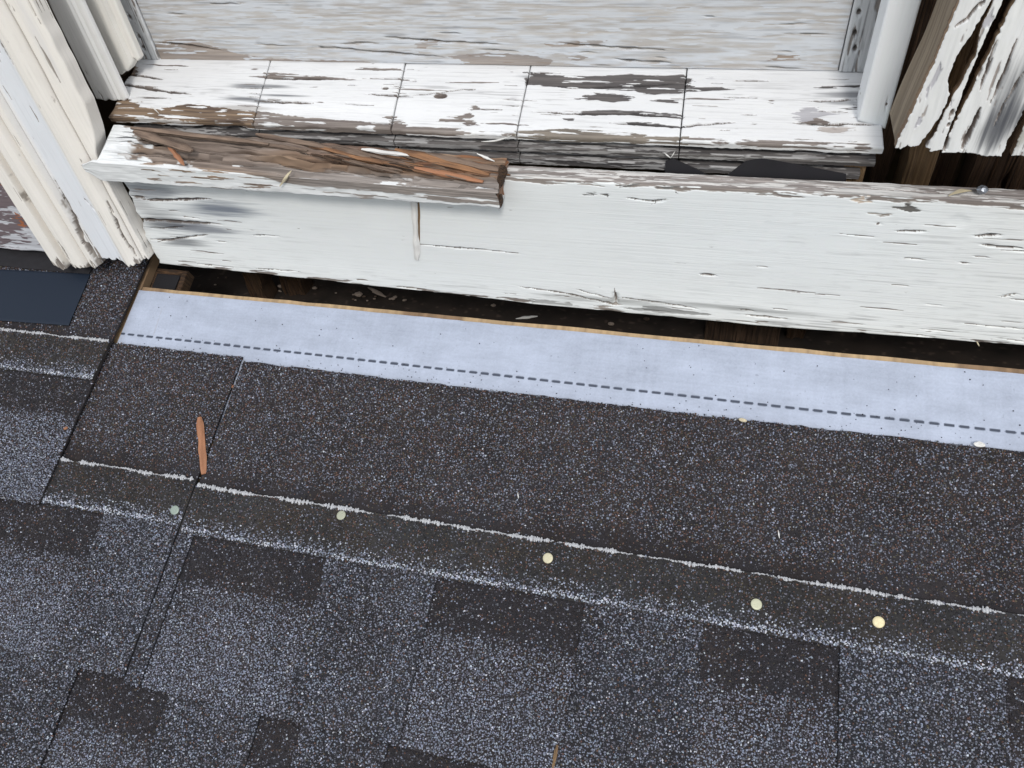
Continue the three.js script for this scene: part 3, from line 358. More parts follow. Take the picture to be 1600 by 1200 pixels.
// ------------------------------------------------------------------ apron board
{
  const x0 = -0.6155, F = frame(V(x0, 0.008, -0.012), X, Y, 1.15, 0.153);
  const g = thing('apron_board', 'wide flat white board with scuffed bottom edge hanging over the dark gap', 'board');
  const dk = [[0.16, 0.15, 0.14], [0.08, 0.075, 0.07]], tp = [[0.40, 0.35, 0.31], [0.22, 0.19, 0.165]];
  const topE = x => x - F.o.x, B0 = curve([[-0.612, 0.0234], [-0.405, 0.0196], [-0.15, 0.0122], [0.07, 0.0105], [0.29, 0.014], [0.54, 0.016]].map(([x, y]) => [x - x0, y - 0.008]));
  const b0 = a => B0(a) + 0.0016 * (fbm(a * 22, 1, 201, 3) - 0.5), b1 = () => 0.1525;
  const T = timber(F, 2048, 320, { s: 203, slivers: 100, near: (a, b) => Math.max(0.012, 0.5 * sst(0.2, 0.05, a), 0.5 * sst(0.6, 0.85, a), 0.9 * sst(0.03, 0.008, b - B0(a)) * sst(0.25, 0.4, a)), paint: [0.745, 0.76, 0.76],
    bare: [{ px: [[880, 277], [892, 280], [888, 286], [882, 285]], c: dk }, { px: [[970, 286], [985, 289], [993, 288], [984, 298], [976, 297]], c: dk }, { px: [[1036, 287], [1066, 289], [1055, 297], [1050, 304], [1042, 297]], c: dk }, { px: [[1412, 318], [1430, 318], [1428, 328], [1415, 333], [1407, 330]], c: dk }, { px: [[922, 302], [932, 303], [930, 307], [923, 306]], c: dk }, { px: [[936, 305], [952, 304], [948, 308]], c: dk }, { px: [[1011, 314], [1018, 316], [1014, 322]], c: dk }, { px: [[1262, 296], [1296, 300], [1270, 304]], c: tp }, { px: [[1338, 306], [1352, 312], [1360, 318], [1350, 319], [1340, 314]], c: [[0.55, 0.45, 0.36], [0.4, 0.32, 0.26]] }, { px: [[1355, 334], [1385, 336], [1372, 340], [1360, 338]], c: tp },
      { px: [[940, 474], [958, 470], [958, 480], [935, 480]], c: tp }, { px: [[985, 477], [1030, 478], [1090, 487], [1110, 494], [1050, 490], [990, 484]], c: dk, k: 0.7 }, { px: [[820, 466], [880, 471], [900, 477], [830, 472]], c: dk, k: 0.6 }],
    cracks: [{ px: [[222, 312], [255, 313], [330, 311]], w: 0.0014, d: 0.004 }, { px: [[212, 343], [240, 344], [270, 346], [345, 351]], w: 0.0018, d: 0.005 }, { px: [[245, 378], [285, 372], [325, 367]], w: 0.0009 }, { px: [[205, 307], [228, 309]], w: 0.0014 }, { px: [[235, 356], [260, 357], [290, 354]], w: 0.0008 }, { px: [[657, 382], [700, 386], [760, 390], [810, 396]], w: 0.0006 }, { px: [[812, 448], [880, 458], [940, 471], [958, 477]], w: 0.0009 }, { px: [[900, 452], [955, 467]], w: 0.0006 }, { px: [[962, 464], [1030, 473], [1090, 482]], w: 0.0007 }, { px: [[400, 420], [470, 425]], w: 0.0006 }, { px: [[1095, 429], [1118, 430]], w: 0.0009 }, { px: [[1532, 383], [1560, 386], [1600, 388]], w: 0.0009 }, { px: [[1400, 363], [1425, 362], [1448, 361]], w: 0.0008 }, { px: [[1520, 370], [1565, 367]], w: 0.0010 }, { px: [[1500, 412], [1514, 411]], w: 0.001 }, { px: [[1565, 464], [1592, 459]], w: 0.0006 }, { px: [[975, 309], [1020, 315], [1040, 312]], w: 0.0006 }, { px: [[960, 450], [962, 476]], w: 0.0006 }],
    holes: [{ px: [1497, 347], r: 0.0075, d: 0.0009, rx: 1.2 }, { px: [1372, 350], r: 0.0016, d: 0.002 }],
    stainsAndShade: [{ px: [345, 327], a: 0.050, b: 0.013, k: 0.9, c: [0.13, 0.15, 0.19] }, { px: [310, 357], a: 0.05, b: 0.010, k: 0.8, c: [0.13, 0.14, 0.17] }, { px: [255, 345], a: 0.04, b: 0.014, k: 0.75 }, { px: [235, 300], a: 0.04, b: 0.013, k: 0.75, c: [0.15, 0.16, 0.19] }, { px: [290, 282], a: 0.05, b: 0.004, k: 0.6, c: [0.2, 0.21, 0.23] }, { px: [285, 378], a: 0.03, b: 0.008, k: 0.7 }, { px: [220, 320], a: 0.02, b: 0.010, k: 0.5, c: [0.25, 0.24, 0.24] }, { px: [1130, 480], a: 0.12, b: 0.004, k: 0.55, c: [0.2, 0.2, 0.19] }, { px: [930, 468], a: 0.06, b: 0.004, k: 0.5, c: [0.22, 0.22, 0.2] }],
    flake: (a, b) => { const e = 0.1525 - b, lo = b - B0(a); return Math.max(0.12, 0.66 * sst(0.010, 0.001, e) * sst(0.33, 0.42, a), 0.42 * sst(0.014, 0.0, lo)); },
    streak: (a, b) => 0.05 + 0.26 * sst(0.45, 0.9, a) + 0.55 * sst(0.035, 0.0, b - B0(a)) * (0.4 + 0.6 * sst(0.3, 0.5, a)) + 0.35 * sst(0.32, 0.0, a) * vn(a * 12, b * 40, 204),
    tint: (a, b) => { const y = vn(a * 3, b * 8, 205); return [lerp(0.985, 1.02, y), 1, lerp(1.02, 0.965, y)]; } });
  mesh('face_board', boardGeo(F, { b0, b1, a0: v => lerp(0.0005, 0.014, v) + 0.008 * vn(v * 7, 2, 206) + 0.003 * vn(v * 25, 2, 207), t: 0.0195, na: 420, nb: 210, r: 0.0018, D: T.D, z: (a, b) => 0.0012 * (fbm(a * 5, b * 14, 208, 2) - 0.5) }), std(T.tex, 0.62, 0.0007), g);
  const Ft = frame(V(x0 + 0.02, 0.1608, -0.0128), X, V(0, 0, -1), 1.128, 0.0185);
  const Tt = timber(Ft, 2048, 64, { s: 211, paint: [0.62, 0.60, 0.58], wood: [[0.42, 0.38, 0.36], [0.19, 0.165, 0.155]], flake: (a, b) => 0.52, streak: () => 0.9, cracks: [{ px: [[900, 272], [1100, 280], [1300, 290]], w: 0.0007 }, { px: [[1250, 290], [1400, 298], [1600, 312]], w: 0.0008 }] });
  mesh('top_edge', boardGeo(Ft, { t: 0.0006, na: 500, nb: 26, r: 0.0005, z: (a, b) => 0.0012 * fbm(a * 60, b * 400, 212, 3), D: (a, b) => 0.2 * Tt.D(a, b), b0: a => 0.0016 * (fbm(a * 70, 1, 213, 3) - 0.3) }), std(Tt.tex, 0.88, 0.0009), g);
  { // dried ridge of paint and filler standing on the face
    const p = atZ(646, 309, -0.0105), q = atZ(652, 405, -0.0112); mesh('filler_ridge', shardGeo(p, q, 0.0065, 0.006, 5, { n: 60, sides: 7, taper: 0.2, blunt: 0.7 }), M.flake, g); { const g2 = g.clone(); g2.name = numbered('apron_board'); g2.position.x = 1.1525; tag(g2, 'second white board butted to the far end of the long apron board', 'board'); scene.add(g2); } mesh('bare_line', shardGeo(p.clone().add(V(0.0046, -0.001, -0.0012)), q.clone().add(V(0.0034, 0.006, -0.0012)), 0.0026, 0.0012, 6, { n: 30, sides: 5, taper: 0.5, blunt: 0.3 }), M.tan, g);
  }
}
// ------------------------------------------------------------------ broken moulding lying on the apron
{
  const g = thing('broken_moulding', 'broken rotten moulding strip with splintered brown top resting on the apron board', 'moulding');
  const xa = -0.6165, xb = -0.1815, L = xb - xa, NX = 300, K = 24;
  const prof = x => {
    const u = (x - xa) / L, yt = lerp(0.1690, 0.1590, u), yb = lerp(0.1475, 0.1435, u) + 0.0022 * (fbm(u * 45, 3, 220, 3) - 0.5), yk = lerp(0.189, 0.1675, Math.pow(u, 0.8)) + 0.006 * (fbm(u * 14, 2, 221, 3) - 0.5), ym = lerp(yt, yk, 0.45) + 0.002 * (vn(u * 14, 5, 222) - 0.5);
    let zb = -0.031 + 0.003 * (vn(u * 20, 4, 223) - 0.5), zl = -0.0098, zf = 0.0105;
    const e = sst(-0.5935, -0.5965, x); zb = lerp(zb, 0.0068, e); zl = lerp(zl, 0.0068, e);
    const tip = sst(-0.600, -0.6165, x), yy = y => lerp(y, 0.1605, tip * 0.62); zf = lerp(zf, 0.0095, tip);
    return [[zl, yy(yb)], [zf, yy(yb)], [zf + 0.001, yy(yt)], [lerp(zf, zb, 0.5), yy(lerp(ym, yt, e))], [zb, yy(lerp(yk, yt, e))], [zb, yy(lerp(Math.max(0.1635, yk - 0.014), yb, e))], [zl, yy(lerp(0.1635, yb, e))]];
  };
  const pos = [], uv = [], idx = [], P = 7 * K + 1;
  for (let i = 0; i <= NX; i++) { const x = xa + L * i / NX, pr = prof(x), u = i / NX;
    for (let k = 0; k < P; k++) { const e = Math.min(6, Math.floor(k / K)), t = k / K - e, A = pr[e], B = pr[(e + 1) % 7]; let z = lerp(A[0], B[0], t), y = lerp(A[1], B[1], t);
      const top = e === 2 || e === 3; if (top) y += (0.0075 * (vn(u * 6, (e - 2 + t) * 11 + u * 7, 224) - 0.5) + 0.0050 * (vn(u * 15, (e - 2 + t) * 26 + u * 9, 228) - 0.5) + 0.0022 * (vn(u * 40, (e - 2 + t) * 50 + u * 12, 229) - 0.5) - 0.007 * sst(0.62, 0.70, vn(u * 7 + 3, (e - 2 + t) * 12 + u * 9, 227))) * sst(0.03, 0.12, u) * Math.sin(Math.PI * clamp((e - 2 + t) / 2)); if (e === 1) z += 0.0012 * (fbm(u * 30, t * 4, 225, 2) - 0.5);
      const xr = i === NX ? 0.005 * (vn(e * 3.1 + t * 2, 1, 226) - 0.5) : 0;
      pos.push(x + xr, y, z); uv.push(u, k / (P - 1)); } }
  for (let i = 0; i < NX; i++) for (let k = 0; k < P - 1; k++) { const a = i * P + k, b = a + P; idx.push(a, a + 1, b, a + 1, b + 1, b); }
  const cap = (i, fl) => { const c = pos.length / 3, pr = prof(xa + L * i / NX); let y = 0, z = 0; for (const q of [pr[1], pr[2], pr[6]]) { z += q[0] / 3; y += q[1] / 3; } pos.push(xa + L * i / NX + (fl ? -0.004 : 0), y, z); uv.push(i / NX, 0.8); const o = i * P; for (let k = 0; k < P - 1; k++) fl ? idx.push(c, o + k, o + k + 1) : idx.push(c, o + k + 1, o + k); };
  cap(0, false); cap(NX, true);
  const ge = new THREE.BufferGeometry(); ge.setAttribute('position', new THREE.Float32BufferAttribute(pos, 3)); ge.setAttribute('uv', new THREE.Float32BufferAttribute(uv, 2)); ge.setIndex(idx); ge.computeVertexNormals();
  const T = makeTex(2048, 256, (u, v, o) => {
    const r = v * 7, a = u * L, gr = fbm(a * 8, r * 22 + a * 20, 231, 4), g2 = vn(a * 50, r * 110 + a * 30, 232), nz = fbm(a * 40, r * 5, 233, 4);
    const t = clamp(gr * 1.7 - 0.35 + 0.5 * (g2 - 0.5)), rust = sst(0.45, 0.8, u) * sst(2.5, 3.3, r) * sst(0.35, 0.6, nz + 0.2 * gr);
    let w0 = lerp(0.085, 0.31, t), w1 = lerp(0.062, 0.245, t), w2 = lerp(0.050, 0.205, t);
    const br = sst(0.35, 0.65, fbm(a * 7, r * 2, 234, 3)); w0 = lerp(w0, w0 * 0.95, br); w1 = lerp(w1, w1 * 0.82, br); w2 = lerp(w2, w2 * 0.66, br);
    w0 = lerp(w0, lerp(0.09, 0.28, t), rust); w1 = lerp(w1, lerp(0.04, 0.125, t), rust); w2 = lerp(w2, lerp(0.022, 0.055, t), rust);
    const gf = sst(0.35, 0.6, u) * sst(2.75, 2.45, r + 0.3 * (nz - 0.5)) * 0.85; w0 = lerp(w0, lerp(0.16, 0.36, t), gf); w1 = lerp(w1, lerp(0.14, 0.325, t), gf); w2 = lerp(w2, lerp(0.128, 0.305, t), gf);
    const pe = lerp(2.02, 1.52, sst(0.35, 0.62, u)) + 0.45 * (fbm(a * 30, 1.7, 235, 4) - 0.5) + sst(0.5, 0.2, u) * 0.10; // paint ends at the front arris
    let p = sst(0.05, -0.05, r - pe - 0.25 * (nz - 0.5)); if (r > 4.2) p = 0; if (u > 0.16) p *= 1 - sst(0.60, 0.64, fbm(a * 26, r * 9 + 4, 237, 4));
    p = Math.max(p, sst(0.20, 0.185, u + 0.16 * (nz - 0.5) + 0.035 * (r - 1)) * (r < 4.2 ? 1 : 0), sst(0.66, 0.70, nz) * sst(2.7, 2.2, r) * (r > 2 ? 1 : 0));
    const d = 0.35 * sst(0.62, 0.85, vn(a * 26, r * 40, 236)), q = (0.95 + 0.08 * nz) * (1 - d * 0.6);
    o[0] = lerp(w0, 0.70 * q, p); o[1] = lerp(w1, 0.71 * q, p); o[2] = lerp(w2, 0.715 * q, p); o[3] = 0.35 + 0.3 * p + 0.3 * (1 - p) * t;
  });
  mesh('strip', ge, std(T, 0.75, 0.0012), g);
  const sp = (ax, ay, bx, by, y0, y1, w, h, m, s, o) => mesh('splinter', shardGeo(atY(ax, ay, y0), atY(bx, by, y1), w, h, s, { n: 14, sides: 5, taper: 0.35, blunt: 0.45, ...o }), m, g);
  for (let i = 0; i < 26; i++) { const x = rr(470, 740), y = lerp(222, 256, (x - 470) / 270) + rr(0, 22), l = rr(25, 90), hh = lerp(0.176, 0.165, (x - 470) / 270); sp(x, y, x + l, y + l * rr(0.16, 0.26), hh, hh - l * 0.00004, rr(0.0015, 0.004), rr(0.001, 0.003), [M.brown, M.orange, M.brown, M.rot][i % 4], 80 + i, { blunt: 0.5, n: 8, sides: 5 }); }
  sp(518, 229, 660, 264, 0.1755, 0.1655, 0.010, 0.005, M.brown, 1); sp(545, 244, 665, 266, 0.1735, 0.1650, 0.008, 0.005, M.orange, 2);
  sp(618, 233, 765, 273, 0.1725, 0.1635, 0.012, 0.005, M.orange, 3, { blunt: 0.4 }); sp(660, 240, 790, 268, 0.1705, 0.165, 0.010, 0.006, M.brown, 4, { blunt: 0.5 });
  sp(648, 262, 755, 284, 0.1690, 0.1635, 0.008, 0.004, M.splint, 5); sp(565, 233, 640, 243, 0.176, 0.171, 0.006, 0.003, M.flake, 6);
  sp(210, 205, 300, 236, 0.1870, 0.181, 0.012, 0.006, M.brown, 7); sp(262, 226, 288, 259, 0.1815, 0.1730, 0.005, 0.003, M.splint, 8, { blunt: 0.1 });
  sp(400, 210, 520, 232, 0.1810, 0.1750, 0.008, 0.005, M.brown, 9); sp(440, 215, 560, 246, 0.179, 0.172, 0.006, 0.004, M.orange, 10); sp(205, 200, 420, 226, 0.1885, 0.1795, 0.007, 0.005, M.brown, 11); sp(330, 214, 480, 236, 0.1825, 0.1745, 0.006, 0.0035, M.brown, 12);
  mesh('broken_end', mergeGeometries([lumpGeo(atY(786, 268, 0.166), 0.004, 0.007, 0.006, 3), lumpGeo(atY(783, 280, 0.163), 0.0035, 0.006, 0.006, 4), lumpGeo(atZ(782, 314, 0.001), 0.0025, 0.006, 0.007, 5)]), M.rot, g);
}
// ------------------------------------------------------------------ small loose bits on the timber
const bit = (name, label, cat, geo, mat, group) => tag(mesh(name, geo, mat), label, cat, group);
bit('wood_sliver', 'pale yellow wood sliver lying on the front of the broken moulding', 'wood sliver', shardGeo(atZ(455, 267, 0.0135), atZ(437, 291, 0.0150), 0.0045, 0.003, 21, { n: 8 }), M.pale);
bit('paint_curl', 'long white paint curl hanging from the sill front', 'paint curl', shardGeo(atZ(752, 221, -0.030), atZ(800, 211, -0.031), 0.0022, 0.0016, 22, { bend: -0.002 }), M.flake);
bit('paint_curl', 'thin white paint curl at the left end of the sill', 'paint curl', shardGeo(atY(235, 166, 0.197), atY(249, 178, 0.1945), 0.0012, 0.001, 23, { bend: 0.001 }), M.flake);
bit('paint_curl', 'forked white paint curl under the sill beside the black felt', 'paint curl', mergeGeometries([shardGeo(atZ(1038, 239, -0.034), atZ(1048, 247, -0.033), 0.0014, 0.001, 24), shardGeo(atZ(1048, 247, -0.033), atZ(1055, 236, -0.033), 0.0014, 0.001, 25)]), M.flake);
bit('wood_sliver', 'grey sliver jutting from the slot above the broken end of the moulding', 'wood sliver', shardGeo(atZ(745, 240, -0.0255), atZ(773, 252, -0.0245), 0.003, 0.002, 26), M.flake);
{
  const p = atY(1534, 300, 0.164); const g = thing('nail', 'shiny blue-grey nail head on the top edge of the apron board', 'nail');
  mesh('head', lumpGeo(V(p.x, 0.1662, p.z), 0.0042, 0.0034, 0.0038, 8), new THREE.MeshStandardMaterial({ color: 0x8f939b, roughness: 0.35, metalness: 0.7 }), g);
  bit('paint_curl', 'curled beige paint flake beside the nail head on the apron board', 'paint curl', shardGeo(atY(1482, 306, 0.1625), atY(1518, 298, 0.1655), 0.005, 0.0015, 27, { bend: 0.002 }), M.pale);
}
bit('wood_sliver', 'thin pale splinter hanging from the bottom edge of the apron board', 'wood sliver', shardGeo(atZ(1526, 533, -0.0105), atZ(1530, 541, -0.0095), 0.0016, 0.0012, 28), M.pale);
// ------------------------------------------------------------------ roof: sheathing, shingles, granules
const atCrease = atRoof(249, 490, 0.002)[0];
const roof = new THREE.Group(); roof.name = 'roof'; scene.add(roof); tag(roof, 'low-pitched roof covered with dark grey laminated asphalt shingles', 'roof', null, 'structure');
const EXPO = 0.144, SH = 0.331, TK = 0.0022, TILT = 0.0362; // q of the top of the course A = 0.067
const wav = (x, q) => 0.0016 * (fbm(x * 5 + 4, q * 6 + 2, 301, 2) - 0.5);
const nBase = (d) => 0.0018 + TILT * d;                                    // underside of a shingle at d from its top
function roofSlab(x0, x1, q0, q1, nb, t, nx, nq, rag = 0, uvs = 3) {      // slab lying on the roof; nb(q) underside; t thickness
  const pos = [], uv = [], idx = [], W = nq + 1;
  for (const up of [1, 0]) for (let i = 0; i <= nx; i++) for (let j = 0; j <= nq; j++) {
    let x = lerp(x0, x1, i / nx), q = lerp(q0, q1, j / nq);
    if (rag) { if (i === 0 || i === nx) x += 0.35 * rag * (vn(q * 300, i + 3, 303) - 0.5); if (j === 0 || j === nq) q += rag * (0.7 * vn(x * 300, j + 7, 304) + 0.5 * vn(x * 40, j + 9, 305) - 0.6); }
    const p = roofP(x, q, nb(q) + (up ? t : 0) + wav(x, q)); pos.push(p.x, p.y, p.z); uv.push(x * uvs, q * uvs);
  }
  const o = (nx + 1) * W;
  for (let i = 0; i < nx; i++) for (let j = 0; j < nq; j++) { const a = i * W + j, b = a + W; idx.push(a, a + 1, b, b, a + 1, b + 1); idx.push(o + a, o + b, o + a + 1, o + b, o + b + 1, o + a + 1); }
  const side = (a, b) => idx.push(a, b, a + o, b, b + o, a + o);
  for (let i = 0; i < nx; i++) { side(i * W, (i + 1) * W); side((i + 1) * W + nq, i * W + nq); }
  for (let j = 0; j < nq; j++) { side(j + 1, j); side(nx * W + j, nx * W + j + 1); }
  const g = new THREE.BufferGeometry(); g.setAttribute('position', new THREE.Float32BufferAttribute(pos, 3)); g.setAttribute('uv', new THREE.Float32BufferAttribute(uv, 2)); g.setIndex(idx); const ng = g.toNonIndexed(); ng.computeVertexNormals(); return ng;
}
const asph = (c, s) => std(makeTex(1024, 1024, (u, v, o) => { const k = 0.55 + 0.5 * fbm(u * 380, v * 380, s, 2) + 0.5 * (fbm(u * 9, v * 9, s + 4, 4) - 0.5), sp = vn(u * 500, v * 500, s + 8) > 0.93 ? 1.9 : 1, y = fbm(u * 14, v * 14, s + 6, 3); o[0] = c[0] * k * sp * (0.9 + 0.25 * y); o[1] = c[1] * k * sp; o[2] = c[2] * k * sp * (1.1 - 0.25 * y); o[3] = 0.5 * k; }), 0.92, 0.0006); const matte = m => new THREE.MeshPhysicalMaterial({ map: m.map, bumpMap: m.bumpMap, bumpScale: m.bumpScale, roughness: 0.92, specularIntensity: 0.35, side: THREE.DoubleSide });
const MA = { head: asph([0.030, 0.027, 0.030], 311), band: asph([0.036, 0.034, 0.034], 321), tab: asph([0.027, 0.027, 0.032], 331) };
for (const k of ['head', 'band', 'tab']) MA[k] = matte(MA[k]);
// sheathing
const osb = std(makeTex(1024, 256, (u, v, o) => { const f = fbm(u * 260, v * 3, 341, 3), p = fbm(u * 14, v * 3, 342, 3), k = 0.7 + 0.6 * f, d = sst(0.62, 0.72, p); o[0] = lerp(0.38, 0.22, d) * k; o[1] = lerp(0.265, 0.14, d) * k; o[2] = lerp(0.15, 0.08, d) * k; o[3] = f; }), 0.85, 0.0008);
mesh('sheathing_panel', roofSlab(-0.6325, 1.5, 0.003, 0.75, () => -0.0115, 0.011, 90, 40, 0.0012, 1), osb, roof);
mesh('sheathing_panel', roofSlab(-1.6, -0.6340, -0.10, 0.75, () => -0.0115, 0.011, 50, 40, 0.003, 1), osb, roof);
mesh('eave_sheathing', roofSlab(-1.6, 1.5, 0.751, 2.0, () => -0.0115, 0.011, 40, 30, 0, 1), osb, roof);

// courses: [top q]; recesses and joints read off the photograph
const qA = 0.0835, qC = qA + 0.137, qD = qC + EXPO, qB = qA - EXPO;
const rx = (px, py) => atRoof(px, py, 0.009)[0];
const recA = [[-1.30, -1.17], [-1.05, -0.92], [rx(-60, 790) - 0.02, rx(164, 812)], [rx(302, 850), rx(515, 872)], [rx(684, 905), rx(914, 945)], [rx(1098, 975), rx(1311, 1016)], [0.262, 0.385], [0.60, 0.73]];
const recC = [[-1.22, -1.1], [-0.98, -0.86], [-0.74, -0.63], [rx(125, 1056), rx(270, 1080)], [rx(411, 1116), rx(476, 1130)], [rx(610, 1160), rx(765, 1195)], [-0.02, 0.11], [0.20, 0.30], [0.55, 0.66]];
const recB = [[-1.2, -1.05], [-0.92, -0.6352]];
const recD = [[-1.1, -0.95], [-0.7, -0.58], [-0.44, -0.34], [-0.2, -0.08], [0.06, 0.2]];
const jx = rx(345, 650);
const granG = (() => { const g = new THREE.OctahedronGeometry(1, 0), p = g.attributes.position; for (let i = 0; i < p.count; i++) { const x = p.getX(i), y = p.getY(i), z = p.getZ(i), k = 0.8 + 0.45 * hsh(Math.round(x * 3) + 5, Math.round(y * 3 + z * 7) + 20, 5); p.setXYZ(i, x * k, y * k * 0.75, z * k); } g.computeVertexNormals(); return g; })();
const granM = new THREE.MeshPhysicalMaterial({ color: 0xffffff, roughness: 0.75, metalness: 0, specularIntensity: 0.45 });
const LIGHT = [0.205, 0.224, 0.285], PALE = [0.44, 0.46, 0.52], MID = [0.100, 0.100, 0.120], DARK = [0.026, 0.0245, 0.029], BRN = [0.105, 0.062, 0.050], OLV = [0.080, 0.068, 0.050];
function shingle(x0, x1, qt, recs, label, vis, ext = 0) {
  const s = new THREE.Group(); s.name = 'shingle'; roof.add(s); if (label) s.userData.label = label;
  const nb = q => nBase(q - qt), top = q => nb(q) + TK, OV = 0.0024, dL = 0.1405, dT = 0.1895, jit = 0.0014;
  mesh('base_mat', roofSlab(x0, x1, qt, qt + SH, nb, TK, Math.ceil((x1 - x0) * 120), 60, 0.0028), MA.head, s);
  mesh('nail_band', roofSlab(x0 + 0.0004 - ext, x1 - 0.0004 + ext, qt + dL, qt + dT, q => top(q) - 0.0001, OV, Math.ceil((x1 - x0) * 120), 8, 0.0012), MA.band, s);
  const R = recs.map(([a, b]) => [Math.max(a, x0), Math.min(b, x1)]).filter(([a, b]) => b - a > 0.004).sort((a, b) => a[0] - b[0]);
  let c = x0 + 0.0004 - ext; const tabs = []; for (const [a, b] of R) { if (a - c > 0.004) tabs.push([c, a]); c = b; } if (x1 - c > 0.004) tabs.push([c, x1 - 0.0004 + ext]);
  for (const [a, b] of tabs) mesh('tab', roofSlab(a, b, qt + dT + 0.00005, qt + SH - 0.001, q => top(q) - 0.0001, OV, Math.ceil((b - a) * 200) + 2, 36, 0.0016), MA.tab, s);
  // mineral granules
  const step = 0.00150, list = [];
  const [v0, v1, w0, w1] = vis; // window x0,x1,q0,q1 that gets granules
  for (let q = Math.max(qt, w0); q < Math.min(qt + SH, w1); q += step) for (let x = Math.max(x0, v0), far = 1; x < Math.min(x1, v1); x += step * far) {
    far = x < -0.76 || x > 0.345 ? 1.6 : 1;
    const xx = x + (rnd() - 0.5) * step * 1.5, qq = q + (rnd() - 0.5) * step * 1.5, d = qq - qt; if (d < -0.0005 || d > SH + 0.0006 || xx < x0 - 0.0006 || xx > x1 + 0.0006) continue;
    const dm = d + 0.005 * (fbm(xx * 60, qq * 60, 351, 2) - 0.5);
    let rec = false; if (d > dT) for (const [a, b] of R) if (xx > a && xx < b) { rec = true; break; }
    let pl, pm, pb, dens, pw = 0.012, big = 1; const cl = fbm(xx * 18, qq * 18, 352, 3), k2 = d + 0.012 * (cl - 0.5);
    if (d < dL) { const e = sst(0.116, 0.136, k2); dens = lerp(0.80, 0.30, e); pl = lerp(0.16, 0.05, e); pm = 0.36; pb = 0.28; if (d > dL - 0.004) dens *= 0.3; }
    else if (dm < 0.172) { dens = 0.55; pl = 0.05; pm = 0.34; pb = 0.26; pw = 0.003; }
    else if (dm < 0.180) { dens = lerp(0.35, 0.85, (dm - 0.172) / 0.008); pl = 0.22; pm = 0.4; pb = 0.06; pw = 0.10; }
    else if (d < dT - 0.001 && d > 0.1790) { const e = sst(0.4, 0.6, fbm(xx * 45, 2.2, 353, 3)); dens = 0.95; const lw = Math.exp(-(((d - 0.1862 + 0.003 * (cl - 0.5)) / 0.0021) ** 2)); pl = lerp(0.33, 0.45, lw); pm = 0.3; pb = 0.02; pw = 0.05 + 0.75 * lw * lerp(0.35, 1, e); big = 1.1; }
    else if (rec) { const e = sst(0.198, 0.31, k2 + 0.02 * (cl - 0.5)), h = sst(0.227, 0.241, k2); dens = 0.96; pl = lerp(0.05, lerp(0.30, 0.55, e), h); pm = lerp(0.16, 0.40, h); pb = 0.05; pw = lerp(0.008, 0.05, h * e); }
    else { const e = sst(0.3, 0.7, cl); dens = 0.96; pl = lerp(0.22, 0.36, e); pm = 0.42; pb = 0.07; pw = 0.03; }
    if (rnd() > dens) continue;
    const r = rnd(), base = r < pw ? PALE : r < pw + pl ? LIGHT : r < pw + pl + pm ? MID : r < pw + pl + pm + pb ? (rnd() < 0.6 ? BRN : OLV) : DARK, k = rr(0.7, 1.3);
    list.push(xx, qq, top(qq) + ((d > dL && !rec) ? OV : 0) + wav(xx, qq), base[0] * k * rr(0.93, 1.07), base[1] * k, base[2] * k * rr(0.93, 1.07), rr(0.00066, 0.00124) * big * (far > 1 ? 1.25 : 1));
  }
  const n = list.length / 7; if (n) {
    const im = new THREE.InstancedMesh(granG, granM, n), m4 = new THREE.Matrix4(), qn = new THREE.Quaternion(), eu = new THREE.Euler(), sc = V(1, 1, 1), cc = new THREE.Color();
    for (let i = 0; i < n; i++) { const o = i * 7, p = roofP(list[o], list[o + 1], list[o + 2] + list[o + 6] * 0.12); eu.set(rnd() * 6.28, rnd() * 6.28, rnd() * 6.28); qn.setFromEuler(eu); const r = list[o + 6]; sc.set(r, r, r * rr(0.7, 1.3)); im.setMatrixAt(i, m4.compose(p, qn, sc)); im.setColorAt(i, cc.setRGB(list[o + 3], list[o + 4], list[o + 5])); }
    im.name = 'granules'; im.userData.kind = 'stuff'; im.castShadow = im.receiveShadow = true; s.add(im);

  }
  // chalky sealant line along the top of the nail band
  const lumps = []; for (let x = Math.max(x0, v0) + 0.002; x < Math.min(x1, v1) - 0.002;) { const l = rr(0.0009, 0.0026), on = fbm(x * 60, qt * 9, 361, 3); if (on > 0.31) { const q = qt + dL + 0.0006 + 0.0012 * (vn(x * 50, 3, 362) - 0.5) + rr(-0.0005, 0.0005), p = roofP(x, q, top(q) + OV + wav(x, q)); const lg = new THREE.IcosahedronGeometry(1, 1); const k = sst(0.36, 0.6, on); lg.scale(l * 0.7, 0.0005 + 0.0004 * k, 0.0006 + 0.0026 * k * rnd()); lg.rotateX(TH); lg.translate(p.x, p.y, p.z); lumps.push(lg); } x += l * rr(0.6, 1.2); }
  if (lumps.length) { const lm = mesh('sealant_line', mergeGeometries(lumps), MA.seal, s); lm.userData.kind = 'stuff'; }
  return s;
}
MA.seal = std(woodTex(128, 128, [0.56, 0.57, 0.59], [0.30, 0.30, 0.32], 371, 8, 8), 0.9, 0.0004);
const win = [-0.84, 0.36, -0.2, 0.50];
for (const [a, b] of [[-1.545, -0.547], [-0.545, 0.453], [0.455, 1.45]]) shingle(a, b, qD, recD, null, [-1.2, 0.9, 0.40, 0.56]);
const cj = rx(124, 1056);
shingle(cj - 1.0, cj - 0.0004, qC, recC, 'laminated shingle in the course below, left of the dark joint', [-1.25, 0.34, qC + 0.17, 0.56]);
shingle(cj + 0.0004, cj + 1.0, qC, recC, 'laminated shingle in the course below the exposed nail heads', [-0.7, 0.9, qC + 0.17, 0.56]);
shingle(cj + 1.0012, cj + 2.0, qC, recC, null, [-0.7, 0.9, qC + 0.17, 0.56]);
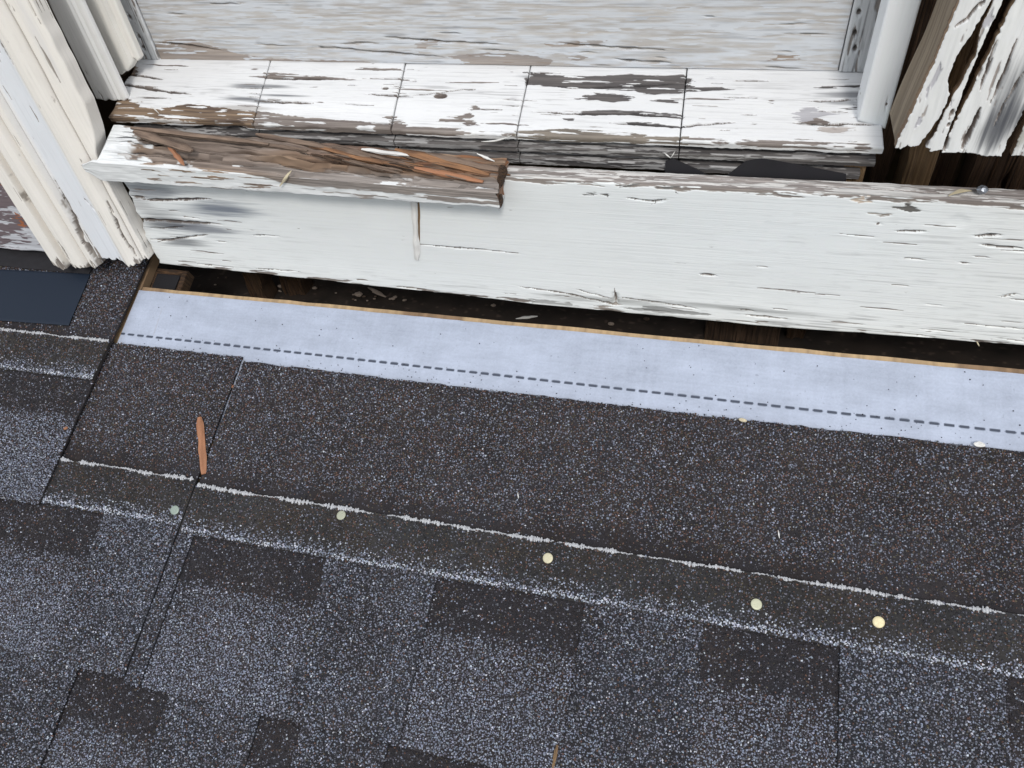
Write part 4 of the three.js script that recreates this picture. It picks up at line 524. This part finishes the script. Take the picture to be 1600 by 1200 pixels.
shingle(jx - 1.0, jx - 0.0018, qA - 0.005, recA, 'laminated shingle left of the open joint', [-1.25, 0.34, qA - 0.01, 0.47], 0.0014);
shingle(jx + 0.0014, jx + 1.0, qA, recA, 'long laminated shingle with four exposed nail heads', [-0.78, 0.9, qA, 0.47], 0.0014);
shingle(jx + 1.0034, jx + 2.0, qA, recA, null, [-0.7, 0.9, qA, 0.47]);
shingle(-1.6352, -0.6352, qB, recB, 'laminated shingle of the upper course ending at a straight cut edge', [-1.25, 0, qB, 0.3]);

// ------------------------------------------------------------------ white membrane strip with printed dashes
{
  const x0 = -0.6345, x1 = 1.12, q0 = 0.0082, q1 = 0.17, qd = 0.0652;
  const p0 = atRoof(205, 520, 0.002)[0], pitch = (atRoof(1580, 676, 0.002)[0] - p0) / 73;
  const T = makeTex(2048, 200, (u, v, o) => {
    const x = lerp(x0, x1, u), q = lerp(q0, q1, v), f = fbm(x * 900, q * 900, 381, 2), m = fbm(x * 26, q * 60, 382, 4), st = vn(x * 60, q * 700, 383), sp = vn(x * 420, q * 420, 384) > 0.955 ? 0.72 : 1, wv = vn(x * 240, 2, 387);
    let k = (0.90 + 0.16 * (f - 0.5) + 0.30 * (m - 0.5) + 0.07 * (st - 0.5) + 0.05 * (wv - .5)) * (sp === 1 ? 1 : 1 - 0.28 * sst(0.5, 0.6, m));
    const c = ((x - p0) / pitch) - Math.round((x - p0) / pitch), dx = Math.abs(c) * pitch, dq = Math.abs(q - qd - 0.0003 * (vn(x * 20, 1, 385) - .5)), e = Math.max(dx - 0.0029, 0), dsh = sst(0.0017, 0.0013, Math.hypot(e, dq));
    o[0] = lerp(0.395 * k, 0.045, dsh); o[1] = lerp(0.435 * k, 0.055, dsh); o[2] = lerp(0.535 * k, 0.08, dsh); o[3] = 0.5 + 0.25 * (f - 0.5) + 0.2 * (m - 0.5);
    const cr = Math.abs(x - (atCrease + (q - 0.03) * 0.08)); if (cr < 0.0008 && q < qd) { const w = 0.35 * (1 - cr / 0.0008) * sst(0.3, 0.7, vn(q * 200, 1, 386)); o[0] *= 1 - 0.3 * w; o[1] *= 1 - 0.5 * w; o[2] *= 1 - 0.7 * w; }
  });
  const g = roofSlab(x0, x1, q0, q1, () => 0.0004, 0.0008, 220, 14, 0.0006, 1), p = g.attributes.position, uv = g.attributes.uv;
  for (let i = 0; i < uv.count; i++) uv.setXY(i, (uv.getX(i) - x0) / (x1 - x0), (uv.getY(i) - q0) / (q1 - q0));
  const mm = mesh('membrane_strip', g, std(T, 0.7, 0.0010)), ng = 260, lg = new THREE.InstancedMesh(granG, granM, ng), m4 = new THREE.Matrix4(), eu = new THREE.Euler(), qn = new THREE.Quaternion(), cc = new THREE.Color();
  for (let i = 0; i < ng; i++) { const x = rr(-0.63, 0.36), q = i % 3 ? 0.084 - 0.03 * rnd() * rnd() : rr(0.010, 0.08), r = rr(0.0004, 0.0009), c = i % 5 ? DARK : MID; eu.set(rnd() * 6, rnd() * 6, rnd() * 6); lg.setMatrixAt(i, m4.compose(roofP(x, q, 0.0012 + r * 0.5 + wav(x, q)), qn.setFromEuler(eu), V(r, r, r))); lg.setColorAt(i, cc.setRGB(c[0], c[1], c[2])); }
  lg.name = 'loose_granules'; lg.userData.kind = 'stuff'; mm.add(lg);
  tag(mm, 'bluish white membrane strip printed with a dashed line along the roof edge', 'membrane');
}
// ------------------------------------------------------------------ flashing sheet on the left
{
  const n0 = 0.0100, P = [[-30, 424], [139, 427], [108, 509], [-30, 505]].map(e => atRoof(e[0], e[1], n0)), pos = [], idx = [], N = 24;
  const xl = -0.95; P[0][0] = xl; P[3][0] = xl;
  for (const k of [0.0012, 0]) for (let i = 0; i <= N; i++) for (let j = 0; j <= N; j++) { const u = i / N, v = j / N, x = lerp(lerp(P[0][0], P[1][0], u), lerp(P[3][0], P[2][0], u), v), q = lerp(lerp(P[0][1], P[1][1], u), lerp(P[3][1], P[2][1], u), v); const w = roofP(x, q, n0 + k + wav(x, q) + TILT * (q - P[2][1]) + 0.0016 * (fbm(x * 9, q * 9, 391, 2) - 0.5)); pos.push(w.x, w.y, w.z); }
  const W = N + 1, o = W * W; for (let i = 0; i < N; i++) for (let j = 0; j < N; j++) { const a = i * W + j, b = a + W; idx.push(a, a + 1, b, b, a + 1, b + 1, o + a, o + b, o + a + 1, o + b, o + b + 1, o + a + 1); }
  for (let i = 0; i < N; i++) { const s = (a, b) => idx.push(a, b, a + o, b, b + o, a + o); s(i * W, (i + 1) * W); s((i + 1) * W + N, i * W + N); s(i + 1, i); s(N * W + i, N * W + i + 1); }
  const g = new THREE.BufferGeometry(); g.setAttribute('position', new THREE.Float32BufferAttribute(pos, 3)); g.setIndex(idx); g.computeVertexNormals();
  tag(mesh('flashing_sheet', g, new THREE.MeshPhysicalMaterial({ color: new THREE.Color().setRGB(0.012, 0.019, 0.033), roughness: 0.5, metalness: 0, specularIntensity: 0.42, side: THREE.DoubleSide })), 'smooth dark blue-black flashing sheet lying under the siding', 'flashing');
}
tag(mesh('painted_shade_strip', roofSlab(-1.3, -0.7035, -0.09, -0.003, q => nBase(q - qB) + TK + 0.0012, 0.001, 30, 8, 0.001), M.felt), 'near-black strip added as painted shade in the gap under the maroon siding', 'felt paper');  // added dark sheet: shade of the siding overhang put into its colour
// ------------------------------------------------------------------ nails, splinters, debris
{
  const nm = c => new THREE.MeshStandardMaterial({ color: new THREE.Color().setRGB(...c), roughness: 0.5, metalness: 0.2 });
  const ns = [[273, 797, [0.24, 0.29, 0.25], 'dull greenish roofing nail head beside the open shingle joint'], [533, 805, [0.36, 0.37, 0.28], 'grey-green roofing nail head just under the white sealant line'], [856, 872, [0.50, 0.46, 0.32], 'cream roofing nail head between the two white lines'], [1182, 944, [0.46, 0.46, 0.33], 'pale yellow-green roofing nail head with a scratched face'], [1373, 972, [0.58, 0.51, 0.31], 'bright yellow roofing nail head, tilted in its hole']];
  ns.forEach(([px, py, c, lab], i) => {
    const n = nBase(0.17) + TK + 0.0024, [x, q] = atRoof(px, py, n + 0.001), w = wav(x, q), pr = [[0, 0.0010], [0.0030, 0.0010], [0.0043, 0.0008], [0.0047, 0.0003], [0.0046, -0.0003], [0.0016, -0.0008], [0.0015, -0.006], [0, -0.007]].map(e => new THREE.Vector2(e[0], e[1]));
    const g = new THREE.LatheGeometry(pr, 28); const ip = g.attributes.position; for (let k = 0; k < ip.count; k++) if (ip.getY(k) > 0.0005) ip.setY(k, ip.getY(k) + 0.0003 * (vn(ip.getX(k) * 900 + 9, ip.getZ(k) * 900 + 9, 401 + i) - 0.5)); g.computeVertexNormals();
    const m = mesh('roofing_nail', g, nm(c)); m.position.copy(roofP(x, q, n + w + 0.0006)); m.rotation.x = TH + [0.1, -0.08, 0.06, -0.05, 0.16][i]; m.rotation.z = [-0.08, 0.1, 0.05, -0.1, 0.06][i]; tag(m, lab, 'nail', 'roofing nails along the nail band');
  });
  const on = (px, py, n) => { const [x, q] = atRoof(px, py, n); return roofP(x, q, n + wav(x, q)); };
  const nh = nBase(0.08) + TK + 0.002;
  bit('wood_splinter', 'reddish brown wood splinter lying across the shingle beside the joint', 'wood splinter', shardGeo(on(313, 652, nh), on(318, 741, nh + 0.001), 0.0080, 0.0035, 41, { n: 18, sides: 5, blunt: 0.55, taper: 0.25 }), M.splint);
  bit('wood_splinter', 'small tan wood splinter on the shingle tab edge', 'wood splinter', shardGeo(on(871, 1164, 0.016), on(864, 1200, 0.016), 0.0034, 0.002, 42, { n: 8, blunt: 0.5 }), M.tan);
  bit('paint_flake', 'tiny white paint flake standing on the granules below the membrane', 'paint flake', shardGeo(on(1216, 828, nh), on(1218, 841, nh + 0.001), 0.0013, 0.001, 43), M.flake);
  bit('paint_flake', 'tiny white paint chip on the brown granules above the cream nail', 'paint flake', shardGeo(on(809, 769, nh), on(810, 779, nh), 0.0012, 0.001, 44), M.flake);
  bit('paint_chip', 'cream paint chip at the lower edge of the membrane', 'paint chip', lumpGeo(on(1160, 656, 0.0055), 0.0042, 0.0012, 0.0022, 45), M.pale);
  bit('paint_chip', 'round white paint chip half under the shingle top edge', 'paint chip', lumpGeo(on(1531, 694, 0.0055), 0.0048, 0.0012, 0.003, 46), M.flake);
  bit('wood_crumb', 'rusty crumb stuck on the cut edge of the upper shingle', 'wood crumb', lumpGeo(on(364, 604, 0.006), 0.0012, 0.001, 0.002, 47), M.splint);
  bit('leaf_scrap', 'small brown leaf scrap on the pale granules of the upper shingle', 'leaf scrap', lumpGeo(on(103, 669, 0.014), 0.0022, 0.0008, 0.0024, 48), M.splint);
  const deb = [[460, 447, 7, M.stone], [492, 450, 4, M.stone], [438, 447, 4, M.stone], [560, 460, 6, M.stone], [632, 469, 3, M.stone], [771, 477, 4, M.stone], [955, 506, 4, M.stone], [405, 440, 5, M.brown], [425, 444, 3, M.flake], [1010, 498, 4, M.brown]];
  for (let i = 0; i < 22; i++) { const x = rr(335, 640); deb.push([x, 430 + (x - 335) * 0.105 + rr(0, 16), rr(1.2, 3.2), rnd() < 0.6 ? M.stone : M.brown]); }
  deb.forEach(([px, py, r, m], i) => { const c = atY(px, py, -0.112); bit('wood_crumb', m === M.brown ? 'brown rotten wood crumb on the dark ledger in the gap under the apron board' : m === M.flake ? 'white paint crumb among the rubble in the gap under the apron board' : 'pale crumb of rubble on the dark ledger in the gap under the apron board', 'debris', lumpGeo(c, r * 0.0010, r * 0.0004, r * 0.0007, 50 + i), m, 'crumbs in the dark gap'); });
  bit('wood_sliver', 'grey wood sliver lying in the dark gap', 'wood sliver', shardGeo(atY(806, 498, -0.110), atY(840, 494, -0.108), 0.005, 0.003, 61), M.flake);
  bit('wood_sliver', 'curved pale bark sliver in the dark gap under the filler ridge', 'wood sliver', shardGeo(atY(575, 449, -0.110), atY(603, 464, -0.112), 0.007, 0.003, 62), M.stone);
}
// ------------------------------------------------------------------ ground far below the roof
{
  const T = makeTex(256, 256, (u, v, o) => { const k = 0.6 + 0.8 * fbm(u * 30, v * 30, 411, 4); o[0] = 0.06 * k; o[1] = 0.08 * k; o[2] = 0.035 * k; o[3] = k * 0.5; });
  const g = new THREE.PlaneGeometry(300, 300); g.rotateX(-Math.PI / 2); g.translate(0, -3.2, 0); const m = mesh('ground', g, std(T, 0.95, 0.02)); tag(m, 'grassy ground below the roof', 'ground', null, 'structure'); T.map.repeat.set(60, 60); T.bumpMap.repeat.set(60, 60);
}
renderer.render(scene, camera);
